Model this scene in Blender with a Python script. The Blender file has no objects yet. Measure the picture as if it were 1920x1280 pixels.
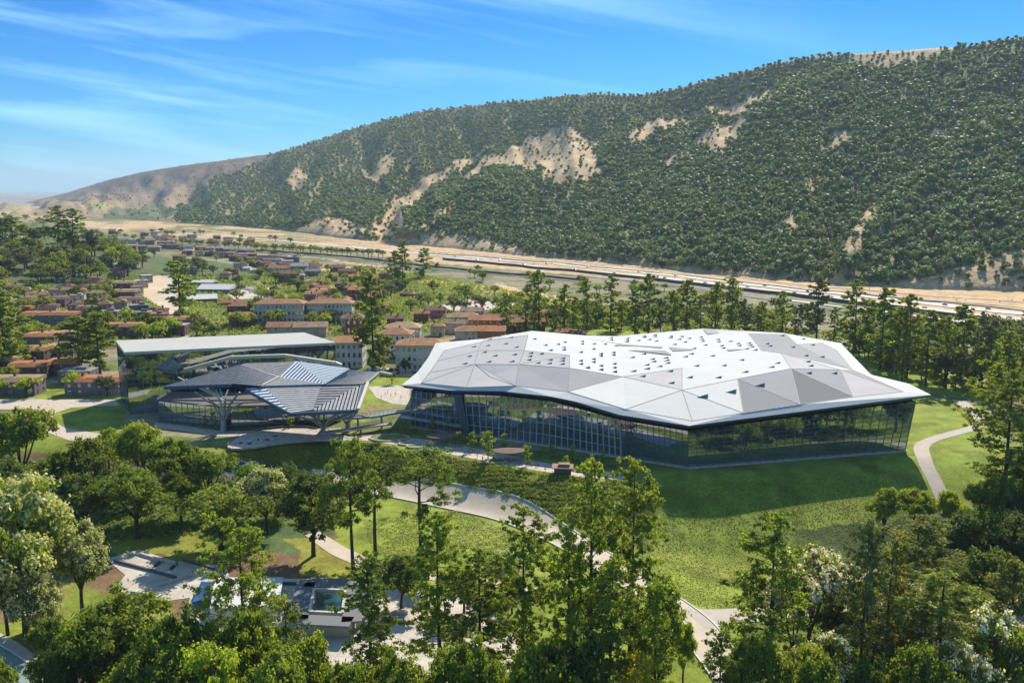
import bpy, math, random
import numpy as np
from mathutils import Vector, Matrix
from mathutils.geometry import delaunay_2d_cdt
R = math.radians
SC = bpy.context.scene
COL = SC.collection
# ------------------------------------------------------------------ camera
FPX, CZ, PITCH = 1663.0, 100.0, R(9.72)
cp, sp = math.cos(PITCH), math.sin(PITCH)
cam = bpy.data.objects.new('camera', bpy.data.cameras.new('camera'))
COL.objects.link(cam)
cam.location = (0, 0, CZ)
cam.rotation_euler = (R(90) - PITCH, 0, 0)
cam.data.sensor_width = 36
cam.data.lens = 36 * FPX / 1920
cam.data.clip_start = 1
cam.data.clip_end = 80000
SC.camera = cam
# ------------------------------------------------------------------ light
SUN_EL, SUN_AZ = R(40.5), R(23)          # azimuth measured from +Y towards +X
SC.view_settings.view_transform = 'Standard'
SC.view_settings.look = 'None'
SC.view_settings.gamma = 1
SC.view_settings.exposure = 0.6
SC.view_settings.use_curve_mapping = False
SC.cycles.max_bounces = 6
SC.cycles.diffuse_bounces = 3
SC.cycles.glossy_bounces = 3
SC.cycles.transmission_bounces = 3
SC.cycles.volume_bounces = 0
SC.cycles.use_denoising = True
W = bpy.data.worlds.new('World')
SC.world = W
W.use_nodes = True
nt = W.node_tree
N, L = nt.nodes, nt.links
N.clear()
out = N.new('ShaderNodeOutputWorld'); bg = N.new('ShaderNodeBackground')
L.new(bg.outputs[0], out.inputs[0])
bg.inputs[1].default_value = 0.108
sky = N.new('ShaderNodeTexSky'); sky.sky_type = 'NISHITA'; sky.sun_disc = False
sky.sun_elevation = SUN_EL; sky.sun_rotation = SUN_AZ
sky.air_density = 1.0; sky.dust_density = 0.2; sky.ozone_density = 3.0; sky.altitude = 100
tc = N.new('ShaderNodeTexCoord')
sep = N.new('ShaderNodeSeparateXYZ'); L.new(tc.outputs['Generated'], sep.inputs[0])
def wmath(op, a, b=None, c=None):
    n = N.new('ShaderNodeMath'); n.operation = op
    for i, v in enumerate((a, b, c)):
        if v is None: continue
        if isinstance(v, (int, float)): n.inputs[i].default_value = v
        else: L.new(v, n.inputs[i])
    return n.outputs[0]
# clear-day tint: deeper blue a few degrees above the horizon
el = wmath('MAXIMUM', sep.outputs[2], 0.0)
rmp = N.new('ShaderNodeValToRGB'); L.new(wmath('MULTIPLY', el, 3.2), rmp.inputs[0])
e = rmp.color_ramp.elements
e[0].position = 0; e[0].color = (.27, .60, .84, 1)
e[1].position = 1; e[1].color = (.72, .95, 1.0, 1)
m1 = rmp.color_ramp.elements.new(.25); m1.color = (.12, .46, .79, 1)
m2 = rmp.color_ramp.elements.new(.6); m2.color = (.06, .37, .74, 1)
mul = N.new('ShaderNodeMix'); mul.data_type = 'RGBA'; mul.blend_type = 'MULTIPLY'; mul.inputs[0].default_value = 1
L.new(sky.outputs[0], mul.inputs[6]); L.new(rmp.outputs[0], mul.inputs[7])
# thin cirrus, long streaks tilted a little
dv = N.new('ShaderNodeVectorMath'); dv.operation = 'DIVIDE'
cmb = N.new('ShaderNodeCombineXYZ')
yy = wmath('MAXIMUM', sep.outputs[1], 0.15)
u = wmath('DIVIDE', sep.outputs[0], yy); v = wmath('DIVIDE', sep.outputs[2], yy)
ang = 0.16
uu = wmath('ADD', wmath('MULTIPLY', u, 1.15), wmath('MULTIPLY', v, -.2))
vv = wmath('MULTIPLY', wmath('ADD', v, wmath('MULTIPLY', u, ang)), 15.0)
L.new(uu, cmb.inputs[0]); L.new(vv, cmb.inputs[1]); cmb.inputs[2].default_value = 1.7
nz = N.new('ShaderNodeTexNoise'); L.new(cmb.outputs[0], nz.inputs['Vector'])
nz.inputs['Scale'].default_value = 1.35; nz.inputs['Detail'].default_value = 7; nz.inputs['Roughness'].default_value = .55
nz.inputs['Distortion'].default_value = .5
cr = N.new('ShaderNodeValToRGB'); L.new(nz.outputs[0], cr.inputs[0])
cr.color_ramp.elements[0].position = .48; cr.color_ramp.elements[0].color = (0, 0, 0, 1)
cr.color_ramp.elements[1].position = .72; cr.color_ramp.elements[1].color = (1, 1, 1, 1)
mk = wmath('MULTIPLY', wmath('MULTIPLY', cr.outputs[0], .75), wmath('SMOOTHSTEP', wmath('MULTIPLY', u, -1.0), -.35, .5) if False else wmath('MINIMUM', wmath('MAXIMUM', wmath('SUBTRACT', .55, wmath('MULTIPLY', u, 1.2)), 0.12), 1.0))
mx = N.new('ShaderNodeMix'); mx.data_type = 'RGBA'
L.new(mk, mx.inputs[0]); L.new(mul.outputs[2], mx.inputs[6]); mx.inputs[7].default_value = (3.6, 6.8, 9.0, 1)
L.new(mx.outputs[2], bg.inputs[0])
sl = bpy.data.lights.new('sun', 'SUN'); sl.energy = 5.0; sl.angle = R(.5); sl.color = (1, .91, .76)
so = bpy.data.objects.new('sun', sl); COL.objects.link(so)
sd = Vector((math.sin(SUN_AZ) * math.cos(SUN_EL), math.cos(SUN_AZ) * math.cos(SUN_EL), math.sin(SUN_EL)))
so.rotation_euler = sd.to_track_quat('Z', 'Y').to_euler()
so.location = sd * 500
# ------------------------------------------------------------------ picture rays -> world points
def ray(px, py):
    a = (np.asarray(px, float) - 960) / FPX; b = (640 - np.asarray(py, float)) / FPX
    return a, cp + b * sp, -sp + b * cp
def at(px, py, z=0.0):
    dx, dy, dz = ray(px, py); t = (z - CZ) / dz
    return Vector((float(dx * t), float(dy * t), float(z)))
def at_depth(px, py, Y):
    dx, dy, dz = ray(px, py); t = Y / dy
    return dx * t, Y, CZ + dz * t
def project(x, y, z):
    d = y * cp - (z - CZ) * sp; u = y * sp + (z - CZ) * cp
    return 960 + FPX * x / d, 640 - FPX * u / d
# ------------------------------------------------------------------ noise
def vnoise(x, y, seed=0):
    x = np.asarray(x, float); y = np.asarray(y, float)
    xi = np.floor(x).astype(np.int64); yi = np.floor(y).astype(np.int64)
    fx = x - xi; fy = y - yi; fx = fx * fx * (3 - 2 * fx); fy = fy * fy * (3 - 2 * fy)
    def h(a, b):
        n = (a * 374761393 + b * 668265263 + seed * 974634777) & 0x7fffffff
        n = ((n ^ (n >> 13)) * 1274126177) & 0x7fffffff
        n = n ^ (n >> 16)
        return (n & 0xffff) / 65535.0
    return (h(xi, yi) * (1 - fx) + h(xi + 1, yi) * fx) * (1 - fy) + (h(xi, yi + 1) * (1 - fx) + h(xi + 1, yi + 1) * fx) * fy
def fbm(x, y, o=4, seed=0):
    s = 0; a = .5; t = 0
    for i in range(o):
        s = s + a * vnoise(np.asarray(x) * 2 ** i + 17 * i, np.asarray(y) * 2 ** i - 9 * i, seed + i); t += a; a *= .5
    return s / t
def inpoly(px, py, poly):
    px = np.asarray(px, float); py = np.asarray(py, float)
    c = np.zeros(np.broadcast(px, py).shape, bool); n = len(poly)
    for i in range(n):
        x0, y0 = poly[i]; x1, y1 = poly[i - 1]
        if y0 == y1: continue
        k = ((y0 > py) != (y1 > py)) & (px < (x1 - x0) * (py - y0) / (y1 - y0) + x0)
        c ^= k
    return c
def sstep(a, b, x):
    t = np.clip((np.asarray(x, float) - a) / (b - a), 0, 1); return t * t * (3 - 2 * t)
# ------------------------------------------------------------------ ground height
BR = [at(*p) for p in ((-900, 800), (-300, 805), (0, 812), (160, 828), (300, 845), (420, 846), (520, 832), (600, 820), (690, 828), (760, 840), (850, 856), (1000, 884), (1100, 898), (1190, 904), (1290, 893), (1500, 876), (1720, 858), (1850, 850), (2100, 845), (2600, 840))]
BRX = np.array([b.x for b in BR]); BRY = np.array([b.y for b in BR])
def H(x, y):
    x = np.asarray(x, float); y = np.asarray(y, float)
    df = np.interp(x, BRX, BRY) - y
    wd = np.interp(x, [-160, -60, 20, 60, 110, 200], [34, 27, 27, 36, 44, 54])
    dp = np.interp(x, [-160, 20, 70, 200], [10, 10, 15, 15])
    t = np.clip(df / wd, 0, 1); t = t * t * (3 - 2 * t) * .55 + t * .45
    z = -dp * t
    z = z + 52 * np.exp(-(((x + 600) / 190) ** 2 + ((y - 980) / 200) ** 2))
    z = z + 16 * np.exp(-(((x + 420) / 130) ** 2 + ((y - 620) / 120) ** 2))
    far = sstep(500, 700, y)
    z = z + far * (fbm(x / 60, y / 60, 3, 5) - .5) * 3.0
    nf = sstep(40, 60, df)
    z = z + nf * (fbm(x / 35, y / 35, 3, 8) - .5) * 1.6
    return z
def G(px, py, up=0.0):
    dx, dy, dz = [float(v) for v in ray(px, py)]
    Y = np.exp(np.linspace(math.log(90), math.log(30000), 3000))
    t = Y / dy; x = dx * t; z = CZ + dz * t
    k = z - (H(x, Y) + up)
    i = int(np.argmax(k < 0)); i = max(i, 1)
    f = k[i - 1] / (k[i - 1] - k[i] + 1e-12)
    y = Y[i - 1] + (Y[i] - Y[i - 1]) * f
    return Vector((dx * y / dy, y, float(H(dx * y / dy, y)) + up))
# ------------------------------------------------------------------ object helpers
def tag(o, label=None, cat=None, group=None, kind=None):
    for k, v in (('label', label), ('category', cat), ('group', group), ('kind', kind)):
        if v: o[k] = v
    return o
def empty(name, loc, rz=0.0, label=None, cat=None, group=None):
    o = bpy.data.objects.new(name, None); COL.objects.link(o)
    o.location = loc; o.rotation_euler = (0, 0, rz); o.empty_display_size = .5
    return tag(o, label, cat, group)
def mesh(name, V, F, mats, mi=None, smooth=False):
    me = bpy.data.meshes.new(name)
    V = np.asarray(V, np.float32)
    if isinstance(F, np.ndarray):
        n, k = F.shape
        me.vertices.add(len(V)); me.vertices.foreach_set('co', V.ravel())
        me.loops.add(n * k); me.loops.foreach_set('vertex_index', F.ravel().astype(np.int32))
        me.polygons.add(n); me.polygons.foreach_set('loop_start', np.arange(0, n * k, k, dtype=np.int32))
        me.update(calc_edges=True)
    else:
        me.from_pydata([tuple(map(float, v)) for v in V], [], [tuple(f) for f in F]); me.update()
    for m in mats: me.materials.append(m)
    if mi is not None: me.polygons.foreach_set('material_index', np.asarray(mi, np.int32))
    if smooth: me.polygons.foreach_set('use_smooth', np.ones(len(me.polygons), bool))
    return me
def link(name, me, parent=None, loc=None):
    o = bpy.data.objects.new(name, me); COL.objects.link(o)
    if parent: o.parent = parent
    if loc is not None: o.location = loc
    return o
class MB:
    def __init__(s): s.V = []; s.F = []; s.M = []
    def add(s, V, F, m=0):
        b = len(s.V); s.V += [tuple(v) for v in V]; s.F += [tuple(b + i for i in f) for f in F]; s.M += [m] * len(F)
    def box(s, c, d, m=0, rz=0.0):
        ca, sa = math.cos(rz), math.sin(rz); V = []
        for z in (-1, 1):
            for x, y in ((-1, -1), (1, -1), (1, 1), (-1, 1)):
                a, b = x * d[0] / 2, y * d[1] / 2
                V.append((c[0] + a * ca - b * sa, c[1] + a * sa + b * ca, c[2] + z * d[2] / 2))
        s.add(V, [(3, 2, 1, 0), (4, 5, 6, 7), (0, 1, 5, 4), (1, 2, 6, 5), (2, 3, 7, 6), (3, 0, 4, 7)], m)
    def bar(s, a, b, w, h=None, m=0):
        a = Vector(a); b = Vector(b); d = b - a
        if d.length < 1e-6: return
        h = h or w; n = d.normalized(); sd_ = n.cross(Vector((0, 0, 1)))
        if sd_.length < 1e-3: sd_ = Vector((1, 0, 0))
        sd_.normalize(); up = sd_.cross(n).normalized()
        V = [p + sd_ * w / 2 * x + up * h / 2 * y for p in (a, b) for x, y in ((-1, -1), (1, -1), (1, 1), (-1, 1))]
        s.add(V, [(0, 1, 2, 3), (7, 6, 5, 4), (0, 4, 5, 1), (1, 5, 6, 2), (2, 6, 7, 3), (3, 7, 4, 0)], m)
    def tube(s, P, Rr, n=6, m=0, cap=True):
        P = [Vector(p) for p in P]; b = len(s.V)
        for i, p in enumerate(P):
            d = (P[min(i + 1, len(P) - 1)] - P[max(i - 1, 0)]).normalized()
            x = d.cross(Vector((.3, .95, .1))).normalized(); y = d.cross(x)
            for k in range(n):
                a = 2 * math.pi * k / n
                s.V.append(tuple(p + (x * math.cos(a) + y * math.sin(a)) * Rr[i]))
        for i in range(len(P) - 1):
            for k in range(n):
                k2 = (k + 1) % n
                s.F.append((b + i * n + k, b + i * n + k2, b + (i + 1) * n + k2, b + (i + 1) * n + k)); s.M.append(m)
        if cap:
            s.F.append(tuple(b + (len(P) - 1) * n + k for k in range(n))); s.M.append(m)
    def prism(s, poly, z0, z1, m=0, mt=None):
        n = len(poly); b = len(s.V)
        area = sum(poly[i - 1][0] * poly[i][1] - poly[i][0] * poly[i - 1][1] for i in range(n))
        if area < 0: poly = poly[::-1]
        f0 = (lambda p: z0) if not callable(z0) else z0
        f1 = (lambda p: z1) if not callable(z1) else z1
        s.V += [(p[0], p[1], f0(p)) for p in poly] + [(p[0], p[1], f1(p)) for p in poly]
        for i in range(n):
            j = (i + 1) % n
            s.F.append((b + i, b + j, b + n + j, b + n + i)); s.M.append(m)
        s.F.append(tuple(b + n + i for i in range(n))); s.M.append(m if mt is None else mt)
        s.F.append(tuple(b + n - 1 - i for i in range(n))); s.M.append(m)
    def me(s, name, mats, smooth=False): return mesh(name, s.V, s.F, mats, s.M, smooth)
    def obj(s, name, mats, parent=None, smooth=False, loc=None):
        return link(name, s.me(name, mats if isinstance(mats, (list, tuple)) else [mats], smooth), parent, loc)
def copy_tree(o, parent=None):
    c = o.copy(); COL.objects.link(c)
    if parent is not None: c.parent = parent
    for ch in o.children: copy_tree(ch, c)
    return c
ORD = lambda n: ('first second third fourth fifth sixth seventh eighth ninth tenth eleventh twelfth thirteenth fourteenth fifteenth sixteenth seventeenth eighteenth nineteenth twentieth'.split() + ['%dth' % i for i in range(21, 400)])[n] if not (n + 1 > 20 and (n + 1) % 10 in (1, 2, 3) and (n + 1) % 100 not in (11, 12, 13)) else '%d%s' % (n + 1, {1: 'st', 2: 'nd', 3: 'rd'}[(n + 1) % 10])
# ------------------------------------------------------------------ materials
def mat(name, col, rough=.7, metal=0.0, spec=.4, var=0.0, vscale=1.0, bump=0.0, bscale=1.0, col2=None, coord='Object', randhue=0.0, detail=4.0):
    m = bpy.data.materials.new(name); m.use_nodes = True; t = m.node_tree; b = t.nodes['Principled BSDF']
    b.inputs['Base Color'].default_value = (*col, 1); b.inputs['Roughness'].default_value = rough
    b.inputs['Metallic'].default_value = metal; b.inputs['Specular IOR Level'].default_value = spec
    c = t.nodes.new('ShaderNodeTexCoord') if (var or bump) else None
    last = None
    if var:
        n = t.nodes.new('ShaderNodeTexNoise'); n.inputs['Scale'].default_value = vscale; n.inputs['Detail'].default_value = detail
        t.links.new(c.outputs[coord], n.inputs['Vector'])
        r = t.nodes.new('ShaderNodeValToRGB'); t.links.new(n.outputs[0], r.inputs[0])
        c2 = col2 or tuple(x * (1 - var) for x in col)
        r.color_ramp.elements[0].position = .35; r.color_ramp.elements[1].position = .65
        r.color_ramp.elements[0].color = (*c2, 1); r.color_ramp.elements[1].color = (*col, 1)
        last = r.outputs[0]
    if randhue:
        oi = t.nodes.new('ShaderNodeObjectInfo'); hs = t.nodes.new('ShaderNodeHueSaturation')
        mr = t.nodes.new('ShaderNodeMapRange'); mr.inputs[3].default_value = 1 - randhue; mr.inputs[4].default_value = 1 + randhue
        t.links.new(oi.outputs['Random'], mr.inputs[0]); t.links.new(mr.outputs[0], hs.inputs['Value'])
        if last: t.links.new(last, hs.inputs['Color'])
        else: hs.inputs['Color'].default_value = (*col, 1)
        last = hs.outputs[0]
    if last: t.links.new(last, b.inputs['Base Color'])
    if bump:
        n = t.nodes.new('ShaderNodeTexNoise'); n.inputs['Scale'].default_value = bscale; n.inputs['Detail'].default_value = 5
        t.links.new(c.outputs[coord], n.inputs['Vector'])
        bp = t.nodes.new('ShaderNodeBump'); bp.inputs['Strength'].default_value = bump; bp.inputs['Distance'].default_value = 1.0 / bscale
        t.links.new(n.outputs[0], bp.inputs['Height']); t.links.new(bp.outputs[0], b.inputs['Normal'])
    return m
def leafmat(name, col, col2, trans=.5, scale=.35, rnd=.18, hue=.012):
    m = bpy.data.materials.new(name); m.use_nodes = True; t = m.node_tree; b = t.nodes['Principled BSDF']
    c = t.nodes.new('ShaderNodeTexCoord'); n = t.nodes.new('ShaderNodeTexNoise'); n.inputs['Scale'].default_value = scale; n.inputs['Detail'].default_value = 3
    t.links.new(c.outputs['Object'], n.inputs['Vector'])
    r = t.nodes.new('ShaderNodeValToRGB'); t.links.new(n.outputs[0], r.inputs[0])
    r.color_ramp.elements[0].position = .35; r.color_ramp.elements[1].position = .65
    r.color_ramp.elements[0].color = (*col2, 1); r.color_ramp.elements[1].color = (*col, 1)
    oi = t.nodes.new('ShaderNodeObjectInfo'); hs = t.nodes.new('ShaderNodeHueSaturation')
    mr = t.nodes.new('ShaderNodeMapRange'); mr.inputs[3].default_value = 1 - rnd; mr.inputs[4].default_value = 1 + rnd
    mh = t.nodes.new('ShaderNodeMapRange'); mh.inputs[3].default_value = .5 - hue; mh.inputs[4].default_value = .5 + hue
    wn = t.nodes.new('ShaderNodeTexWhiteNoise'); wn.noise_dimensions = '1D'
    t.links.new(oi.outputs['Random'], wn.inputs['W']); t.links.new(wn.outputs['Value'], mh.inputs[0])
    t.links.new(oi.outputs['Random'], mr.inputs[0]); t.links.new(mr.outputs[0], hs.inputs['Value']); t.links.new(mh.outputs[0], hs.inputs['Hue'])
    t.links.new(r.outputs[0], hs.inputs['Color']); t.links.new(hs.outputs[0], b.inputs['Base Color'])
    b.inputs['Roughness'].default_value = .55; b.inputs['Specular IOR Level'].default_value = .12
    tr = t.nodes.new('ShaderNodeBsdfTranslucent'); mxs = t.nodes.new('ShaderNodeMixShader'); mxs.inputs[0].default_value = trans
    g = t.nodes.new('ShaderNodeMix'); g.data_type = 'RGBA'; g.blend_type = 'MULTIPLY'; g.inputs[0].default_value = 1; g.inputs[7].default_value = (1.7, 1.6, .6, 1)
    t.links.new(hs.outputs[0], g.inputs[6]); t.links.new(g.outputs[2], tr.inputs[0])
    t.links.new(b.outputs[0], mxs.inputs[1]); t.links.new(tr.outputs[0], mxs.inputs[2])
    t.links.new(mxs.outputs[0], t.nodes['Material Output'].inputs[0])
    return m
def groundmat(name, attr, nscale, bscale, bump, amp=.35, fine=1.0):
    m = bpy.data.materials.new(name); m.use_nodes = True; t = m.node_tree; b = t.nodes['Principled BSDF']
    a = t.nodes.new('ShaderNodeAttribute'); a.attribute_name = attr
    c = t.nodes.new('ShaderNodeTexCoord')
    def noise(s, d=6):
        n = t.nodes.new('ShaderNodeTexNoise'); n.inputs['Scale'].default_value = s; n.inputs['Detail'].default_value = d; n.inputs['Roughness'].default_value = .62
        t.links.new(c.outputs['Object'], n.inputs['Vector']); return n
    n1 = noise(nscale); n2 = noise(nscale * 9)
    mr = t.nodes.new('ShaderNodeMapRange'); mr.inputs[1].default_value = .3; mr.inputs[2].default_value = .7; mr.inputs[3].default_value = 1 - amp; mr.inputs[4].default_value = 1 + amp
    t.links.new(n1.outputs[0], mr.inputs[0])
    mr2 = t.nodes.new('ShaderNodeMapRange'); mr2.inputs[1].default_value = .3; mr2.inputs[2].default_value = .7; mr2.inputs[3].default_value = 1 - amp * .8 * fine; mr2.inputs[4].default_value = 1 + amp * .8 * fine
    t.links.new(n2.outputs[0], mr2.inputs[0])
    ml = t.nodes.new('ShaderNodeMath'); ml.operation = 'MULTIPLY'; t.links.new(mr.outputs[0], ml.inputs[0]); t.links.new(mr2.outputs[0], ml.inputs[1])
    hs = t.nodes.new('ShaderNodeHueSaturation'); t.links.new(ml.outputs[0], hs.inputs['Value']); t.links.new(a.outputs['Color'], hs.inputs['Color'])
    t.links.new(hs.outputs[0], b.inputs['Base Color']); b.inputs['Roughness'].default_value = .9; b.inputs['Specular IOR Level'].default_value = .1
    nb = noise(bscale, 4); bp = t.nodes.new('ShaderNodeBump'); bp.inputs['Strength'].default_value = bump; bp.inputs['Distance'].default_value = .6 / bscale
    t.links.new(nb.outputs[0], bp.inputs['Height']); t.links.new(bp.outputs[0], b.inputs['Normal'])
    return m
def set_colors(me, name, C):
    a = me.color_attributes.new(name, 'FLOAT_COLOR', 'POINT')
    a.data.foreach_set('color', np.concatenate([C, np.ones((len(C), 1))], 1).astype(np.float32).ravel())
M_concrete = mat('pale_concrete', (.50, .42, .33), .85, var=.12, vscale=.25, coord='Object')
M_asphalt = mat('asphalt', (.10, .105, .115), .85, var=.25, vscale=.3)
M_road = mat('highway_concrete', (.52, .495, .46), .8, var=.15, vscale=.05)
M_dirt = mat('dirt_track', (.56, .43, .30), .95, var=.2, vscale=.03)
M_path = mat('warm_path', (.40, .35, .30), .85, var=.12, vscale=.4)
M_pave = mat('terrace_paving', (.52, .45, .38), .8, var=.25, vscale=.35)
M_plaza = mat('plaza_paving', (.56, .50, .42), .8, var=.3, vscale=.12, bump=.2, bscale=2)
M_kerb = mat('kerb_stone', (.60, .57, .52), .8)
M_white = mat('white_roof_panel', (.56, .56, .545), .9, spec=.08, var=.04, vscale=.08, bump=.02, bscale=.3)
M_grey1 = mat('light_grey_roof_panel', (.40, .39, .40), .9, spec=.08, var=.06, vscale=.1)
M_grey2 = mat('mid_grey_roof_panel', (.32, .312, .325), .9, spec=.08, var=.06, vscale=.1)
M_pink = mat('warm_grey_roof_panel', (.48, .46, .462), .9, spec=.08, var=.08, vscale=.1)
M_seam = mat('dark_seam', (.16, .15, .16), .7)
M_dark = mat('dark_opening', (.05, .055, .07), .4)
M_navy = mat('navy_fascia', (.05, .085, .16), .4)
M_mull = mat('facade_mullion', (.15, .18, .22), .4, metal=.4)
M_mull2 = mat('pale_mullion', (.42, .46, .50), .45)
M_steel = mat('grey_steel', (.25, .28, .30), .45, metal=.3)
M_slat = mat('solar_slat', (.19, .195, .215), .4, spec=.4, var=.25, vscale=.5)
M_slatg = mat('silver_slat', (.36, .36, .365), .6, metal=.0, var=.2, vscale=.5)
M_slatw = mat('white_slat', (.75, .78, .82), .45)
M_cream = mat('cream_beam', (.52, .47, .38), .6)
M_wood = mat('brown_timber', (.17, .10, .07), .8, var=.3, vscale=2)
M_water = mat('teal_glass', (.02, .055, .06), .12, spec=.6)
M_bark = mat('bark', (.075, .055, .042), .95, var=.4, vscale=1.2, bump=.3, bscale=3)
M_barkr = mat('red_bark', (.16, .10, .065), .95, var=.4, vscale=1.2)
M_stone = mat('sandstone', (.55, .47, .38), .9, var=.3, vscale=.5)
def joints(m, w, h, dark=.86, mortar=.02, rot=0.0, offset=.5):
    t = m.node_tree; b = t.nodes['Principled BSDF']; src = b.inputs['Base Color'].links[0].from_socket
    c = t.nodes.new('ShaderNodeTexCoord'); mp = t.nodes.new('ShaderNodeMapping'); mp.inputs['Rotation'].default_value = (0, 0, rot); t.links.new(c.outputs['Object'], mp.inputs[0])
    k = t.nodes.new('ShaderNodeTexBrick'); t.links.new(mp.outputs[0], k.inputs['Vector']); k.offset = offset
    k.inputs['Scale'].default_value = 1; k.inputs['Brick Width'].default_value = w; k.inputs['Row Height'].default_value = h; k.inputs['Mortar Size'].default_value = mortar * w; k.inputs['Mortar Smooth'].default_value = 0
    k.inputs['Color1'].default_value = (1, 1, 1, 1); k.inputs['Color2'].default_value = (.97, .97, .97, 1); k.inputs['Mortar'].default_value = (dark, dark, dark, 1)
    n = t.nodes.new('ShaderNodeMix'); n.data_type = 'RGBA'; n.blend_type = 'MULTIPLY'; n.inputs[0].default_value = 1
    t.links.new(src, n.inputs[6]); t.links.new(k.outputs[0], n.inputs[7]); t.links.new(n.outputs[2], b.inputs['Base Color'])
for q_ in (M_white, M_grey1, M_grey2, M_pink): joints(q_, 9, 3.0, .93, .015, .5)
joints(M_plaza, 4, 4, .75, .03, .2, 0); joints(M_pave, 3, 3, .65, .04, -.2, .3); joints(M_concrete, 7, 7, .82, .012, .3, 0)
def glassmat(name, col, refl, rough=.03, wav=.02):
    m = bpy.data.materials.new(name); m.use_nodes = True; t = m.node_tree; t.nodes.remove(t.nodes['Principled BSDF'])
    d = t.nodes.new('ShaderNodeBsdfDiffuse'); d.inputs[0].default_value = (*col, 1)
    g = t.nodes.new('ShaderNodeBsdfGlossy'); g.inputs['Roughness'].default_value = rough; g.inputs[0].default_value = (.78, .88, 1, 1)
    mxs = t.nodes.new('ShaderNodeMixShader'); mxs.inputs[0].default_value = refl
    c = t.nodes.new('ShaderNodeTexCoord'); n = t.nodes.new('ShaderNodeTexNoise'); n.inputs['Scale'].default_value = .25
    t.links.new(c.outputs['Object'], n.inputs['Vector']); bp = t.nodes.new('ShaderNodeBump'); bp.inputs['Strength'].default_value = wav; bp.inputs['Distance'].default_value = .5
    t.links.new(n.outputs[0], bp.inputs['Height']); t.links.new(bp.outputs[0], g.inputs['Normal'])
    t.links.new(d.outputs[0], mxs.inputs[1]); t.links.new(g.outputs[0], mxs.inputs[2]); t.links.new(mxs.outputs[0], t.nodes['Material Output'].inputs[0])
    return m
M_glass = glassmat('curtain_glass', (.026, .042, .085), .46)
M_skyl = mat('skylight_pane', (.13, .14, .165), .4)
M_mirror = glassmat('mirror_glass', (.02, .03, .05), .52, .03)
M_winglass = glassmat('window_glass', (.02, .028, .045), .25)
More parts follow.
